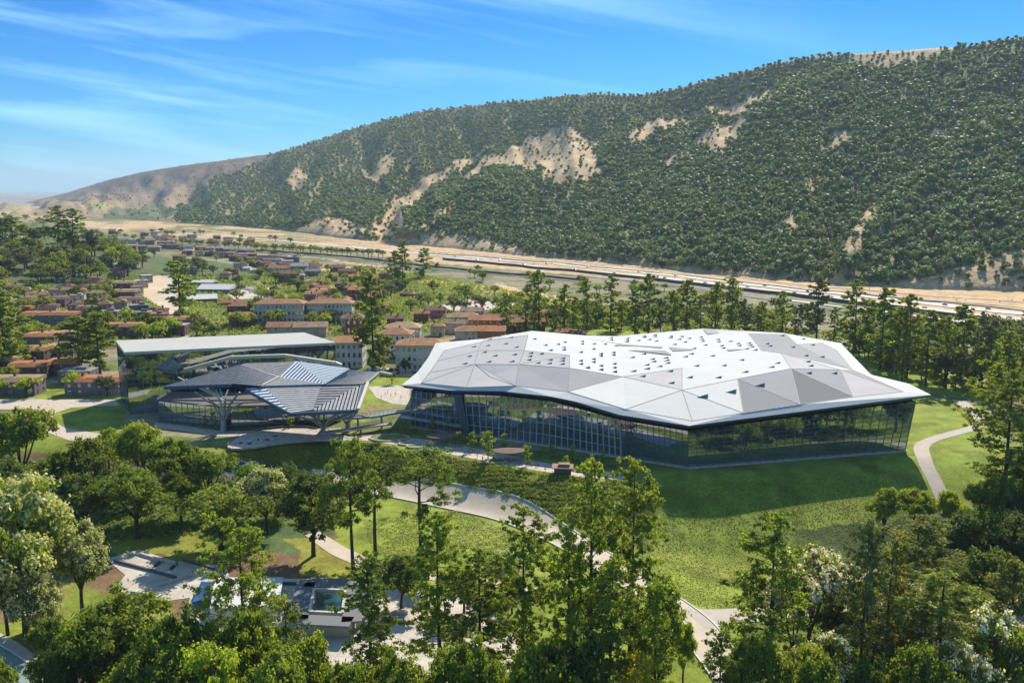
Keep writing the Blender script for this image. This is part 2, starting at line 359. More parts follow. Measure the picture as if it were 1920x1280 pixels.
# ------------------------------------------------------------------ ground sheet
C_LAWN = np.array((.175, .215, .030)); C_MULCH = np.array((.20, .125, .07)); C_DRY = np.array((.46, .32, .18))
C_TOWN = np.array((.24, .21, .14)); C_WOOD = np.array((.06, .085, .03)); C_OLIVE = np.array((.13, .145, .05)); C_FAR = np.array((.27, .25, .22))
def ground_color(x, y, z):
    px, py = project(x, y, z)
    wob = np.clip(400 / np.maximum(y, 100), .12, 1.6)
    px = px + (fbm(x / 9, y / 9, 3, 91) - .5) * 46 * wob; py = py + (fbm(x / 9, y / 9, 3, 92) - .5) * 24 * wob
    n1 = fbm(x / 28, y / 28, 4, 3); n2 = fbm(x / 140, y / 140, 4, 4)
    C = np.empty(x.shape + (3,))
    t = sstep(.42, .58, n1)[..., None]
    town = C_TOWN * (1 - t) + C_OLIVE * t
    C[:] = town
    dry = C_DRY * (.8 + .5 * n1[..., None])
    def blend(mask, col):
        m = np.asarray(mask, float)[..., None]; C[:] = C * (1 - m) + col * m
    # dry strip between the town and the hill
    edge = np.interp(px, [-400, 100, 200, 640, 800, 1000, 1300, 1600, 1920, 2400], [414, 414, 432, 466, 490, 507, 531, 562, 612, 660])
    blend(sstep(6, -2, py - edge), dry)
    blend(sstep(.5, .62, n2) * sstep(6, -2, py - edge) * sstep(760, 380, px), C_OLIVE * 1.1)
    knoll = (np.exp(-(((x + 560) / 260) ** 2 + ((y - 900) / 300) ** 2)) > .3) * 1.0; blend(knoll * .85, C_WOOD * 1.3)
    far = sstep(4500, 7000, y); blend(far, C_FAR * (.75 + .5 * sstep(.4, .6, fbm(x / 900, y / 300, 4, 11))[..., None]))
    for pg in ([(545, 495), (640, 500), (735, 505), (760, 520), (650, 522), (560, 508)], [(560, 478), (800, 512), (690, 500)], [(640, 505), (720, 512), (700, 525), (625, 515)],
               [(740, 520), (850, 528), (960, 545), (1000, 560), (900, 545), (800, 532)], [(920, 530), (1060, 560), (1140, 575), (1100, 590), (1000, 572)]):
        blend(inpoly(px, py, pg), C_DRY * 1.15)
    # bright lawns
    lawn = sstep(.25, .4, fbm(x / 12, y / 12, 3, 21))[..., None] * .3 + .85
    for pg in ([(1040, 585), (1210, 600), (1230, 640), (1040, 630)], [(1690, 735), (1860, 752), (1900, 900), (1800, 1060), (1600, 900), (1500, 700)],
               [(1560, 660), (1800, 690), (1900, 740), (1700, 760)], [(96, 762), (240, 760), (240, 826), (96, 815)], [(0, 728), (236, 728), (236, 750), (-200, 750), (-200, 728)],
               [(700, 690), (770, 690), (770, 770), (660, 790)]):
        blend(inpoly(px, py, pg), C_LAWN * lawn)
    df = np.interp(x, BRX, BRY) - y
    front = sstep(-30, 2, df)
    dryp = sstep(.52, .66, fbm(x / 17, y / 17, 4, 23))[..., None]
    green = C_LAWN * lawn * (.8 + .4 * n1[..., None]) * (1 - dryp * .25) + np.array((.24, .24, .06)) * dryp * .25
    blend(front, green)
    blend(front * inpoly(px, py, [(-900, 800), (640, 880), (620, 1010), (560, 1050), (700, 1110), (1180, 1300), (1180, 2600), (-900, 2600)]) * sstep(.38, .52, n1), C_MULCH * .9)
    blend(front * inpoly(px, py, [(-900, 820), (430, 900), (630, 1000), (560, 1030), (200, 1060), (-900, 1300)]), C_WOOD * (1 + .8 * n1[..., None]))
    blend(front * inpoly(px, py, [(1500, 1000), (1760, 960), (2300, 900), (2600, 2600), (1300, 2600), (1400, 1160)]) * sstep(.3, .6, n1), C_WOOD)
    blend(front * inpoly(px, py, [(200, 990), (420, 1000), (430, 1035), (330, 1050), (200, 1040)]), C_LAWN * np.array((1.1, .95, 1.2)))
    blend(front * inpoly(px, py, [(560, 1000), (600, 1015), (690, 1060), (690, 1095), (550, 1075)]), C_LAWN * np.array((1.25, 1.0, 1.3)))
    # planting belt on the slope is darker, soil shows
    return np.clip(C, 0.01, .9)
def build_ground():
    aa = np.tan(np.radians(np.concatenate([np.linspace(-60, -34, 40)[:-1], np.linspace(-34, 34, 640), np.linspace(34, 60, 40)[1:]])))
    Y = np.concatenate([np.linspace(-60, 150, 25)[:-1], 150 * np.exp(np.arange(0, 760) * .0035)[:-1], np.exp(np.linspace(math.log(150 * math.exp(759 * .0035)), math.log(30000), 60))])
    A, YY = np.meshgrid(aa, Y)
    X = A * np.maximum(YY, 60) * 1.02
    Z = H(X, YY)
    C = ground_color(X, YY, Z)
    r, c = X.shape
    i = np.arange(r * c).reshape(r, c)
    F = np.stack([i[:-1, :-1], i[:-1, 1:], i[1:, 1:], i[1:, :-1]], -1).reshape(-1, 4)
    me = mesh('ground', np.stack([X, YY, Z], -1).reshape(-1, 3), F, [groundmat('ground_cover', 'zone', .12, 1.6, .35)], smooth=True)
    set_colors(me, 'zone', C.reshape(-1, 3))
    tag(link('ground', me), kind='structure')
build_ground()
# ------------------------------------------------------------------ the long hill
RIDGE = [(-400, 400), (-50, 396), (0, 390), (60, 377), (130, 360), (200, 338), (270, 322), (340, 311), (430, 299), (510, 288), (560, 275), (600, 262), (633, 251), (703, 229), (797, 208), (870, 200), (940, 192), (1000, 187), (1060, 180), (1140, 176), (1190, 180), (1240, 173), (1300, 158), (1360, 143), (1420, 127), (1480, 115), (1540, 105), (1580, 101), (1660, 98), (1720, 93), (1790, 89), (1830, 85), (1880, 75), (1920, 69), (2100, 42), (2600, 0)]
BASE = [(-400, 402), (-50, 402), (60, 404), (130, 408), (250, 412), (340, 418), (450, 425), (530, 432), (640, 446), (720, 455), (850, 466), (1000, 480), (1200, 498), (1300, 510), (1400, 520), (1600, 535), (1920, 548), (2600, 585)]
RD = [(-400, 9000), (130, 6500), (340, 5000), (510, 4100), (700, 3600), (870, 3200), (1050, 2800), (1200, 2500), (1400, 2150), (1600, 1950), (1920, 1750), (2600, 1500)]
def itp(T, x): return np.interp(x, [t[0] for t in T], [t[1] for t in T])
SPURS = [([(1650, 105), (1500, 160), (1400, 185), (1200, 240), (1050, 300), (850, 350), (760, 400), (715, 450)], 380, 14), ([(900, 200), (760, 250), (640, 300), (500, 350), (390, 395), (330, 415)], 110, 16),
         ([(1430, 195), (1350, 255), (1250, 330), (1180, 400), (1130, 480)], 90, 16), ([(2100, 80), (1850, 220), (1700, 340), (1600, 440), (1540, 530)], 120, 18)]
def hill_point(px, s):
    """px along the horizon, s 0..1 base to ridge -> world point"""
    px = np.asarray(px, float); s = np.asarray(s, float)
    yb = itp(BASE, px); yr = itp(RIDGE, px)
    el = lambda py: np.arctan((640 - py) / FPX) - PITCH
    Yb = (0 - CZ) / np.tan(el(yb)); Yr = itp(RD, px)
    sc = np.clip(s, 0, 1)
    py = yb + (yr - yb) * sc
    Y = Yb + (Yr - Yb) * sc ** 1.35
    for pts, dY, w in SPURS:
        xs = [p[0] for p in pts][::-1]; ys = [p[1] for p in pts][::-1]
        cy = np.interp(px, xs, ys)
        inside = sstep(xs[0] - 40, xs[0] + 60, px) * sstep(xs[-1] + 60, xs[-1] - 60, px)
        Y = Y + dY * inside * (1 - sstep(-w, w, py - cy)) * (1 - sc) - dY * .35 * inside * np.exp(-((py - cy - 25) / 30.) ** 2) * sstep(0, .12, sc) * (1 - sc)
    x, Y, z = at_depth(px, py, Y)
    # gullies run down the slope, soft relief everywhere
    g = (fbm(px / 38 + s * 1.2, s * 1.6 + px / 300, 4, 31) - .5)
    g2 = np.abs(fbm(px / 70 - s * 1.8, s * 1.1, 3, 37) - .5)
    amp = sstep(0, .25, sc) * (1 - sstep(.8, 1, sc)) * np.clip(Y / 1500, .6, 2.2)
    z = z + amp * (g * 34 - g2 * 60 + 6)
    z = z + (fbm(x / 60, Y / 60, 3, 41) - .5) * 5 * sstep(0, .1, sc)
    b = np.clip(s - 1, 0, None)
    z = z - b * 260; Y = Y + b * 900; x = x * (1 + b * 900 / np.maximum(Y, 1))
    f = np.clip(-s, 0, None)
    z = z - f * 60; Y = Y - f * 250; x = x * (1 - f * 250 / np.maximum(Y, 1))
    return x, Y, z
BARE = [[(850, 352), (880, 322), (930, 297), (1000, 262), (1045, 248), (1048, 268), (1090, 295), (1105, 330), (1060, 332), (1000, 318), (930, 322), (890, 345), (860, 365)],
        [(1175, 268), (1210, 237), (1290, 207), (1370, 183), (1440, 165), (1510, 150), (1470, 172), (1400, 192), (1300, 216), (1230, 250), (1185, 277)],
        [(1290, 262), (1340, 225), (1400, 200), (1440, 192), (1400, 215), (1370, 242), (1365, 272), (1345, 300), (1325, 265)],
        [(1560, 114), (1600, 98), (1810, 80), (1790, 96), (1740, 106), (1700, 116), (1665, 128), (1600, 118)],
        [(680, 440), (725, 402), (760, 362), (800, 337), (870, 292), (940, 268), (900, 296), (850, 328), (805, 362), (765, 405), (728, 450)],
        [(985, 262), (1050, 240), (1110, 262), (1130, 320), (1090, 345), (1020, 335)], [(800, 410), (850, 390), (840, 420), (790, 430)], [(1440, 420), (1480, 400), (1500, 430), (1460, 450)], [(1240, 300), (1270, 280), (1290, 290), (1250, 320)], [(720, 455), (860, 440), (1000, 462), (1000, 480), (850, 470)], [(1730, 250), (1790, 240), (1780, 262), (1740, 270)], [(560, 420), (640, 405), (700, 430), (640, 448), (560, 436)], [(530, 345), (560, 325), (590, 318), (568, 365), (545, 372)], [(690, 310), (745, 290), (730, 320), (690, 325)], [(1030, 325), (1110, 310), (1112, 338), (1050, 345)],
        [(-400, 440), (-400, 300), (500, 260), (560, 255), (540, 276), (500, 296), (450, 320), (410, 337), (370, 356), (342, 380), (332, 402), (318, 430)],
        [(1640, 375), (1662, 360), (1650, 400), (1628, 440), (1610, 490), (1575, 470), (1600, 430)], [(1700, 345), (1725, 325), (1660, 385), (1600, 420), (1580, 420), (1640, 385)],
        [(1380, 520), (1400, 490), (1440, 500), (1420, 530)], [(1525, 310), (1540, 330), (1520, 365), (1500, 360)], [(1560, 255), (1600, 262), (1580, 285), (1540, 275)],
        [(1190, 480), (1230, 462), (1240, 486)], [(1850, 480), (1920, 470), (2100, 500), (2100, 570), (1750, 545), (1700, 530)], [(1040, 370), (1080, 358), (1075, 380), (1045, 385)]]
def bare(px, py):
    n = (fbm(px / 16, py / 10, 4, 77) - .5) * 34; n2 = (fbm(px / 14, py / 9, 4, 79) - .5) * 20
    m = np.zeros(np.broadcast(px, py).shape, bool)
    for b in BARE: m |= inpoly(px + n, py + n2, b)
    return m
def build_hill():
    P = np.arange(-400, 2604, 5.0); S = np.concatenate([[-.3, -.12, -.04], np.linspace(0, 1, 100), [1.03, 1.08, 1.15, 1.3, 1.6, 2]])
    PX, SS = np.meshgrid(P, S)
    X, Y, Z = hill_point(PX, SS)
    py = itp(BASE, PX) + (itp(RIDGE, PX) - itp(BASE, PX)) * np.clip(SS, 0, 1)
    n1 = fbm(PX / 9, py / 3, 4, 51)[..., None]; n2 = fbm(PX / 60, py / 14, 4, 52)
    tan = np.array((.46, .33, .19)); olive = np.array((.26, .24, .10)); purple = np.array((.24, .185, .13)); under = np.array((.20, .185, .08))
    C = under * (.7 + .7 * n1)
    b = bare(PX, py).astype(float)
    left = sstep(600, 500, PX) * b
    C = C * (1 - b[..., None]) + b[..., None] * (tan * (.75 + .5 * n1))
    up = sstep(.2, .55, SS)
    lc = purple * (1 - n2[..., None] * .5) * (.7 + .7 * n1) * up[..., None] + (tan * .7 * (.75 + .5 * n1)) * (1 - up[..., None])
    C = C * (1 - left[..., None]) + lc * left[..., None]
    g = (sstep(.48, .6, n2) * sstep(560, 400, PX) * sstep(.6, .2, SS))[..., None]
    C = C * (1 - g) + olive * g
    lo = (sstep(.07, .0, SS + (n2 - .5) * .1) * sstep(640, 760, PX))[..., None]
    C = C * (1 - lo) + tan * (.8 + .4 * n1) * lo
    gl = inpoly(PX, py, [(205, 395), (235, 383), (290, 380), (320, 385), (350, 392), (300, 412), (230, 414), (190, 410)])[..., None] * .8
    C = C * (1 - gl) + np.array((.07, .11, .05)) * gl
    r, c = X.shape; i = np.arange(r * c).reshape(r, c)
    F = np.stack([i[:-1, :-1], i[:-1, 1:], i[1:, 1:], i[1:, :-1]], -1).reshape(-1, 4)
    me = mesh('hills', np.stack([X, Y, Z], -1).reshape(-1, 3), F, [groundmat('hillside_ground', 'zone', .02, .12, .5, .3)], smooth=True)
    set_colors(me, 'zone', np.clip(C, 0.01, .9).reshape(-1, 3))
    tag(link('hills', me), kind='structure')
build_hill()
# ------------------------------------------------------------------ roads, paths and paved areas
def catmull(P, n=10):
    P = [np.array(p, float) for p in P]; Q = [2 * P[0] - P[1]] + P + [2 * P[-1] - P[-2]]; o = []
    for i in range(1, len(Q) - 2):
        for k in range(n):
            t = k / n
            o.append(.5 * ((2 * Q[i]) + (-Q[i - 1] + Q[i + 1]) * t + (2 * Q[i - 1] - 5 * Q[i] + 4 * Q[i + 1] - Q[i + 2]) * t * t + (-Q[i - 1] + 3 * Q[i] - 3 * Q[i + 1] + Q[i + 2]) * t ** 3))
    o.append(Q[-2]); return np.array(o)
def ribbon(name, pts, m, off=.12, n=12, lat=6, kerb=0.0, lines=(), world=False, z=None):
    """pts: (px, py, width in metres) along the centre line; follows the ground"""
    W3 = [(p[0], p[1], p[2]) if world else (lambda g: (g.x, g.y, p[2]))(G(p[0], p[1])) for p in pts]
    c = catmull(W3, n)
    d = np.gradient(c[:, :2], axis=0); d /= np.linalg.norm(d, axis=1)[:, None] + 1e-9
    nrm = np.stack([-d[:, 1], d[:, 0]], 1)
    tt = np.linspace(-.5, .5, lat + 1)
    def strip(ts, o, mm, nm):
        X = c[:, None, 0] + nrm[:, None, 0] * ts[None] * c[:, None, 2]; Y = c[:, None, 1] + nrm[:, None, 1] * ts[None] * c[:, None, 2]
        Z = H(X, Y) + o
        r, k = X.shape; i = np.arange(r * k).reshape(r, k)
        F = np.stack([i[:-1, :-1], i[1:, :-1], i[1:, 1:], i[:-1, 1:]], -1).reshape(-1, 4)
        return mesh(nm, np.stack([X, Y, Z], -1).reshape(-1, 3), F, [mm])
    o = tag(link(name, strip(tt, off, m, name)), kind='structure')
    if kerb:
        mb = MB()
        for sgn in (-1, 1):
            x = c[:, 0] + nrm[:, 0] * sgn * (c[:, 2] / 2 + .15); y = c[:, 1] + nrm[:, 1] * sgn * (c[:, 2] / 2 + .15); z = H(x, y) + off + kerb * .5
            for i in range(len(x) - 1): mb.bar((x[i], y[i], z[i]), (x[i + 1], y[i + 1], z[i + 1]), .35, kerb + .3)
        k = mb.obj('kerb', M_kerb); tag(k, kind='structure')
    for t0, w, mm in lines:
        k = tag(link('road_marking', strip(np.array([t0 - w / 2, t0 + w / 2]), off + .02, mm, 'road_marking')), kind='structure')
    return o
def patch(name, poly, m, off=.1, step=3.0, world=False):
    """a paved area draped on the ground; poly in picture corners"""
    P = [(p[0], p[1]) for p in poly] if world else [tuple(G(*p))[:2] for p in poly]
    n = len(P); xs = [p[0] for p in P]; ys = [p[1] for p in P]
    V = []
    for i in range(n):
        a, b = P[i], P[(i + 1) % n]; k = max(1, int(math.dist(a, b) / step))
        for j in range(k): V.append((a[0] + (b[0] - a[0]) * j / k, a[1] + (b[1] - a[1]) * j / k))
    nb = len(V)
    gx, gy = np.meshgrid(np.arange(min(xs) + step / 2, max(xs), step), np.arange(min(ys) + step / 2, max(ys), step))
    ins = inpoly(gx, gy, P)
    V += list(zip(gx[ins].tolist(), gy[ins].tolist()))
    r = delaunay_2d_cdt([Vector(v) for v in V], [(i, (i + 1) % nb) for i in range(nb)], [], 1, 1e-4)
    VV = np.array([tuple(v) for v in r[0]]); F = [f for f in r[2]]
    ce = [(VV[list(f)].mean(0)) for f in F]
    F = [f for f, c in zip(F, ce) if inpoly(c[0], c[1], P)]
    Z = H(VV[:, 0], VV[:, 1]) + off
    F = [f if ((VV[f[1]][0] - VV[f[0]][0]) * (VV[f[2]][1] - VV[f[0]][1]) - (VV[f[1]][1] - VV[f[0]][1]) * (VV[f[2]][0] - VV[f[0]][0])) > 0 else f[::-1] for f in F]
    return tag(link(name, mesh(name, np.column_stack([VV, Z]), F, [m])), kind='structure')
# highways in front of the hill
ribbon('highway', [(2300, 650, 17), (1920, 601, 17), (1640, 568, 16), (1400, 540, 16), (1200, 518, 17), (1000, 500, 18), (830, 483, 19)], M_road, .5, lines=[(.0, .04, M_asphalt)])
ribbon('highway', [(2300, 634, 14), (1920, 589, 14), (1640, 558, 14), (1400, 533, 13), (1200, 511, 13), (1000, 493, 14), (800, 477, 16), (700, 468, 16), (560, 455, 15), (420, 443, 14), (250, 430, 14), (150, 424, 14)], M_road, .5)
ribbon('highway', [(2300, 680, 9), (1920, 622, 9), (1760, 598, 9), (1600, 578, 8), (1480, 563, 8)], M_road, .5)
ribbon('frontage_road', [(2300, 700, 10), (1920, 640, 10), (1760, 610, 9), (1560, 580, 8), (1380, 553, 8), (1230, 532, 8), (1050, 514, 8)], M_asphalt, .4)
ribbon('railway_bed', [(1100, 530, 7), (820, 505, 8), (660, 486, 8), (520, 475, 8), (420, 470, 7), (330, 462, 7)], M_asphalt, .5)
ribbon('dirt_track', [(2300, 606, 7), (1920, 577, 7), (1640, 552, 7), (1480, 538, 7), (1330, 520, 8), (1240, 506, 9), (1160, 497, 9), (1040, 489, 9), (900, 478, 9), (780, 468, 10)], M_dirt, .4)
ribbon('dirt_track', [(2300, 592, 5), (1920, 567, 5), (1640, 545, 5), (1460, 530, 5), (1330, 511, 6)], M_dirt, .45)
ribbon('dirt_track', [(760, 462, 14), (620, 448, 13), (520, 440, 11), (430, 436, 10), (380, 432, 10), (300, 428, 10), (210, 424, 10)], M_dirt, .45)
ribbon('dirt_track', [(620, 452, 8), (520, 446, 8), (440, 440, 8), (400, 434, 8), (355, 437, 8)], M_dirt, .5)
# town streets
ribbon('town_street', [(330, 520, 14), (318, 545, 15), (330, 570, 14), (350, 592, 10), (335, 606, 8), (345, 640, 8)], M_concrete, .25)
patch('dirt_yard', [(262, 548), (268, 532), (288, 518), (318, 514), (330, 525), (318, 548), (340, 560), (342, 585), (318, 590), (300, 575)], M_dirt, .2, 8)
patch('dirt_yard', [(420, 545), (432, 536), (470, 540), (505, 552), (540, 575), (520, 578), (470, 560), (440, 562)], M_concrete, .2, 8)
ribbon('town_street', [(420, 536, 10), (455, 541, 10), (490, 551, 10), (530, 570, 9), (555, 590, 8)], M_asphalt, .3)
ribbon('town_street', [(480, 530, 7), (520, 548, 7), (560, 565, 7), (600, 580, 7), (620, 590, 6)], M_concrete, .3)
ribbon('town_street', [(145, 540, 7), (150, 565, 7), (165, 585, 7), (190, 600, 7), (240, 604, 7)], M_concrete, .25)
patch('car_park', [(830, 572), (880, 562), (960, 568), (1030, 580), (1010, 592), (900, 588), (830, 582)], M_concrete, .2, 6)
patch('car_park', [(690, 690), (770, 690), (775, 706), (690, 702)], M_concrete, .1, 4)
# left loop road round the oval lawn
patch('loop_road', [(-300, 746), (0, 748), (216, 749), (226, 760), (135, 764), (104, 774), (101, 788), (120, 802), (230, 820), (228, 836), (130, 826), (60, 800), (48, 768), (-300, 764)], M_concrete, .1, 3)
# paths right of the white-roofed building
ribbon('footpath', [(1800, 752, 6), (1816, 765, 5.5), (1836, 782, 5), (1828, 800, 5), (1790, 812, 5), (1748, 824, 5), (1728, 838, 5.5), (1735, 866, 5.5), (1752, 900, 5.5), (1768, 935, 5.5), (1790, 985, 5.5)], M_path, .12, kerb=0)
ribbon('service_lane', [(1640, 716, 5), (1700, 732, 5), (1770, 744, 5), (1850, 757, 5), (1960, 780, 5), (2100, 800, 5)], M_asphalt, .12)
# main drive below the planted slope
ribbon('main_drive', [(250, 868, 13), (400, 876, 13), (500, 888, 13), (580, 897, 13)], M_asphalt, .12)
ribbon('main_drive', [(570, 896, 13), (640, 900, 12), (740, 916, 12), (850, 936, 12.5), (950, 958, 12.5), (1040, 1000, 12), (1130, 1052, 11.5), (1220, 1110, 11), (1290, 1160, 11), (1335, 1215, 11), (1385, 1290, 10), (1450, 1400, 10)], M_concrete, .14, kerb=.12)
ribbon('side_drive', [(1300, 1160, 12), (1350, 1156, 9), (1420, 1152, 8), (1500, 1146, 7), (1600, 1142, 7), (1750, 1150, 7)], M_path, .16)
ribbon('footpath', [(585, 1000, 5), (615, 1020, 6), (650, 1040, 6.5), (690, 1056, 6), (740, 1072, 4), (830, 1085, 3.5), (900, 1090, 3.5), (1020, 1110, 3.5)], M_concrete, .12)
ribbon('street', [(-120, 1180, 9), (-20, 1235, 9), (50, 1290, 9), (120, 1360, 9)], mat('worn_green_lane', (.22, .30, .26), .8, var=.2, vscale=.3), .14, kerb=.12)
ribbon('pavement', [(-60, 1165, 3), (30, 1215, 3), (95, 1275, 3), (160, 1350, 3)], M_concrete, .2)
# ------------------------------------------------------------------ exhibition hall with the faceted white roof
def v3(px, py, z): return at(px, py, z)
RV = {'A': (753, 722, 16), 'B': (850, 732, 16), 'C': (940, 733, 16.5), 'D': (1033, 743, 16), 'E': (1077, 752, 15.6), 'F': (1160, 777, 15), 'G': (1292, 798, 14.5), 'H': (1746, 740, 18), 'I': (1704, 719, 18.4), 'J': (1633, 702, 18.4), 'K': (1576, 643, 18.5), 'L': (1467, 624, 19.3), 'M': (1317, 616, 20.5), 'N': (1157, 630, 18.3), 'O': (1100, 629, 18.6), 'P': (997, 620, 21.5), 'Q': (907, 635, 19), 'R': (817, 643, 18), 'S': (803, 670, 17.6), 'T': (783, 697, 16.8),
      'a': (790, 718, 17.2), 'b': (875, 726, 17.4), 'c': (967, 723, 18.2), 'd': (1065, 734, 17.6), 'e': (1173, 767, 16.6), 'g': (1298, 789, 15.2), 'h': (1394, 774, 16.8), 'i': (1500, 758, 18), 'j': (1600, 744, 18.4), 'k': (1693, 734, 18.6), 'l': (1628, 706, 19.2), 'm': (1598, 693, 19.6), 'n': (1569, 657, 19.4), 'o': (1541, 643, 19.4),
      'p': (990, 628, 22), 'q': (903, 641, 20.6), 'q2': (897, 657, 20.7), 'q3': (890, 683, 20), 's': (983, 657, 21.6), 't': (973, 683, 20.8), 'u': (1068, 690, 21.4), 'v': (1068, 666, 21), 'w': (1168, 706, 20), 'x': (1279, 731, 20), 'y': (1383, 710, 21.2), 'z': (1483, 691, 22.6), 'A1': (1576, 693, 21), 'B1': (1465, 662, 22.4), 'C1': (1403, 625, 21.2), 'D1': (1428, 657, 21.6), 'E1': (1474, 627, 20.3), 'F1': (1495, 646, 20.6),
      't1': (806, 698, 18.4), 't2': (820, 677, 18.8), 't3': (833, 657, 19.2), 'G1': (1279, 690, 21.5), 'H1': (1160, 658, 20.4), 'I1': (1254, 661, 20.8), 'J1': (1330, 628, 20), 'K1': (1100, 655, 21.2), 'L1': (1240, 640, 20.2)}
loff = lambda px: float(np.interp(px, [753, 940, 1033, 1077, 1160, 1290, 1750], [2.3, 3.2, 4.8, 4.4, 2.7, 2.7, 4.2]))
RV = {k: (p[0], p[1], p[2] + loff(p[0])) for k, p in RV.items()}
RI = list(RV); RIX = {k: i for i, k in enumerate(RI)}
R3 = [v3(*RV[k]) for k in RI]
RIMK = list('ABCDEFGHIJKLMNOPQRST')
RIM = [R3[RIX[k]] for k in RIMK]
EDG = 'a-b b-c c-d d-e e-g g-h h-i i-j j-k k-l l-m m-n n-o b-q3 q3-q2 q2-q q-p p-s s-t t-c a-q3 t1-q3 t2-q2 t3-q a-t1 t1-t2 t2-t3 q3-t t-u u-d t-v v-u s-v u-w w-d w-x x-e w-G1 G1-x x-h x-y y-h y-z z-i y-i z-A1 A1-j z-j z-B1 B1-D1 D1-C1 C1-E1 E1-F1 F1-o B1-A1 B1-m A1-k k-m q3-c q2-s b-t d-c x-g v-K1 K1-H1 H1-I1 I1-G1 I1-D1 I1-J1 H1-N p-K1 J1-C1 H1-L1 L1-J1'.split()
EDG = [tuple(e.split('-')) for e in EDG]
root = empty('exhibition_hall', v3(1290, 877, 0), 0, 'vast glass-walled hall under a faceted white and grey roof with small triangular skylights', 'hall')
RO = root.location.copy()
def rel(p): return Vector(p) - RO
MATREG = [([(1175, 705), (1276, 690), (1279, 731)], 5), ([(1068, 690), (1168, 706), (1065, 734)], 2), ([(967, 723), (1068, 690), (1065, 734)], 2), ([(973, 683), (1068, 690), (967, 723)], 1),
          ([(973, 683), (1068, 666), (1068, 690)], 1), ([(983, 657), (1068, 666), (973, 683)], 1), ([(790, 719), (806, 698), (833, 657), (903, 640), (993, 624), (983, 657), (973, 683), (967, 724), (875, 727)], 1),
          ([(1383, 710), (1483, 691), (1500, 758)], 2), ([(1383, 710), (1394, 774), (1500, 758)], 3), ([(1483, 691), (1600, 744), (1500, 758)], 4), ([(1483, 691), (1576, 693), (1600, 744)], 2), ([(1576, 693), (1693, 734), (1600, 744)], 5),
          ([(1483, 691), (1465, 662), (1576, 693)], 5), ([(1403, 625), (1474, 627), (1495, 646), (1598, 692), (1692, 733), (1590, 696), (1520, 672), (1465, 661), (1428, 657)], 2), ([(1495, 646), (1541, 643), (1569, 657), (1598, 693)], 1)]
def ribmat(name, col, ang):
    m = bpy.data.materials.new(name); m.use_nodes = True; t = m.node_tree; b = t.nodes['Principled BSDF']
    c = t.nodes.new('ShaderNodeTexCoord'); mp = t.nodes.new('ShaderNodeMapping'); mp.inputs['Rotation'].default_value = (0, 0, ang)
    t.links.new(c.outputs['Object'], mp.inputs[0]); w = t.nodes.new('ShaderNodeTexWave'); w.inputs['Scale'].default_value = .33
    t.links.new(mp.outputs[0], w.inputs[0]); r = t.nodes.new('ShaderNodeValToRGB'); t.links.new(w.outputs[1], r.inputs[0])
    r.color_ramp.elements[0].position = .3; r.color_ramp.elements[1].position = .6
    r.color_ramp.elements[0].color = (col * .45, col * .44, col * .46, 1); r.color_ramp.elements[1].color = (col, col, col * 1.01, 1)
    t.links.new(r.outputs[0], b.inputs['Base Color']); b.inputs['Roughness'].default_value = .95; b.inputs['Specular IOR Level'].default_value = .05
    return m
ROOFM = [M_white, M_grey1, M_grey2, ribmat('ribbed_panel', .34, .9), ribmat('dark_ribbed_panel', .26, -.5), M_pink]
def build_roof():
    P2 = [Vector((RV[k][0], -RV[k][1])) for k in RI]
    ed = [(RIX[RIMK[i]], RIX[RIMK[(i + 1) % len(RIMK)]]) for i in range(len(RIMK))] + [(RIX[a], RIX[b]) for a, b in EDG]
    r = delaunay_2d_cdt(P2, ed, [], 1, 1e-3)
    zs = []
    for i, v in enumerate(r[0]):
        o = r[3][i]
        if o: zs.append(RV[RI[o[0]]][2])
        else:
            d = sorted((abs((v - P2[j]).length), RV[RI[j]][2]) for j in range(len(P2)))[:3]
            zs.append(sum(z / (k + .1) for k, z in d) / sum(1 / (k + .1) for k, z in d))
    V = [rel(at(v.x, -v.y, z)) for v, z in zip(r[0], zs)]
    F = []; MI = []
    rim2 = [(RV[k][0], RV[k][1]) for k in RIMK]
    for f in r[2]:
        cx = sum(r[0][i].x for i in f) / 3; cy = -sum(r[0][i].y for i in f) / 3
        if not inpoly(cx, cy, rim2): continue
        m = 0
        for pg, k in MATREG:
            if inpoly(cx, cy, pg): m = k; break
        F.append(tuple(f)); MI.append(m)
    roof = link('roof', mesh('roof', V, F, ROOFM, MI), root)
    # fascia and soffit close the roof from below
    cen = sum(RIM, Vector()) / len(RIM)
    mb = MB(); n = len(RIM)
    top = [rel(p) for p in RIM]; lo = [rel(p + (cen - p).normalized() * 1.2 - Vector((0, 0, 1.3))) for p in RIM]
    for i in range(n):
        j = (i + 1) % n
        mb.add([top[i] - Vector((0, 0, .02)), top[j] - Vector((0, 0, .02)), lo[j], lo[i]], [(0, 3, 2, 1)])
    mb.obj('fascia', M_navy, root)
    sf = [rel(p + (cen - p).normalized() * 1.2 - Vector((0, 0, 1.3))) for p in RIM]
    c2 = sum(sf, Vector()) / n
    link('soffit', mesh('soffit', sf + [c2], [(i, n, (i + 1) % n) for i in range(n)], [M_navy]), root)
    # seams follow the folds
    sb = MB()
    skip = {('v', 'K1'), ('p', 'K1'), ('H1', 'N'), ('K1', 'H1'), ('H1', 'I1'), ('I1', 'D1'), ('I1', 'J1'), ('J1', 'C1'), ('H1', 'L1'), ('L1', 'J1'), ('I1', 'G1'), ('b', 't'), ('d', 'c')}
    for a, b in EDG:
        if (a, b) in skip: continue
        A = rel(R3[RIX[a]]); B = rel(R3[RIX[b]])
        sb.bar(A + Vector((0, 0, .03)), B + Vector((0, 0, .03)), .32 if RV[a][1] > 660 else .4, .12)
    sb.obj('roof_seam', M_seam, roof)
    return roof
ROOF = build_roof()
from mathutils.bvhtree import BVHTree
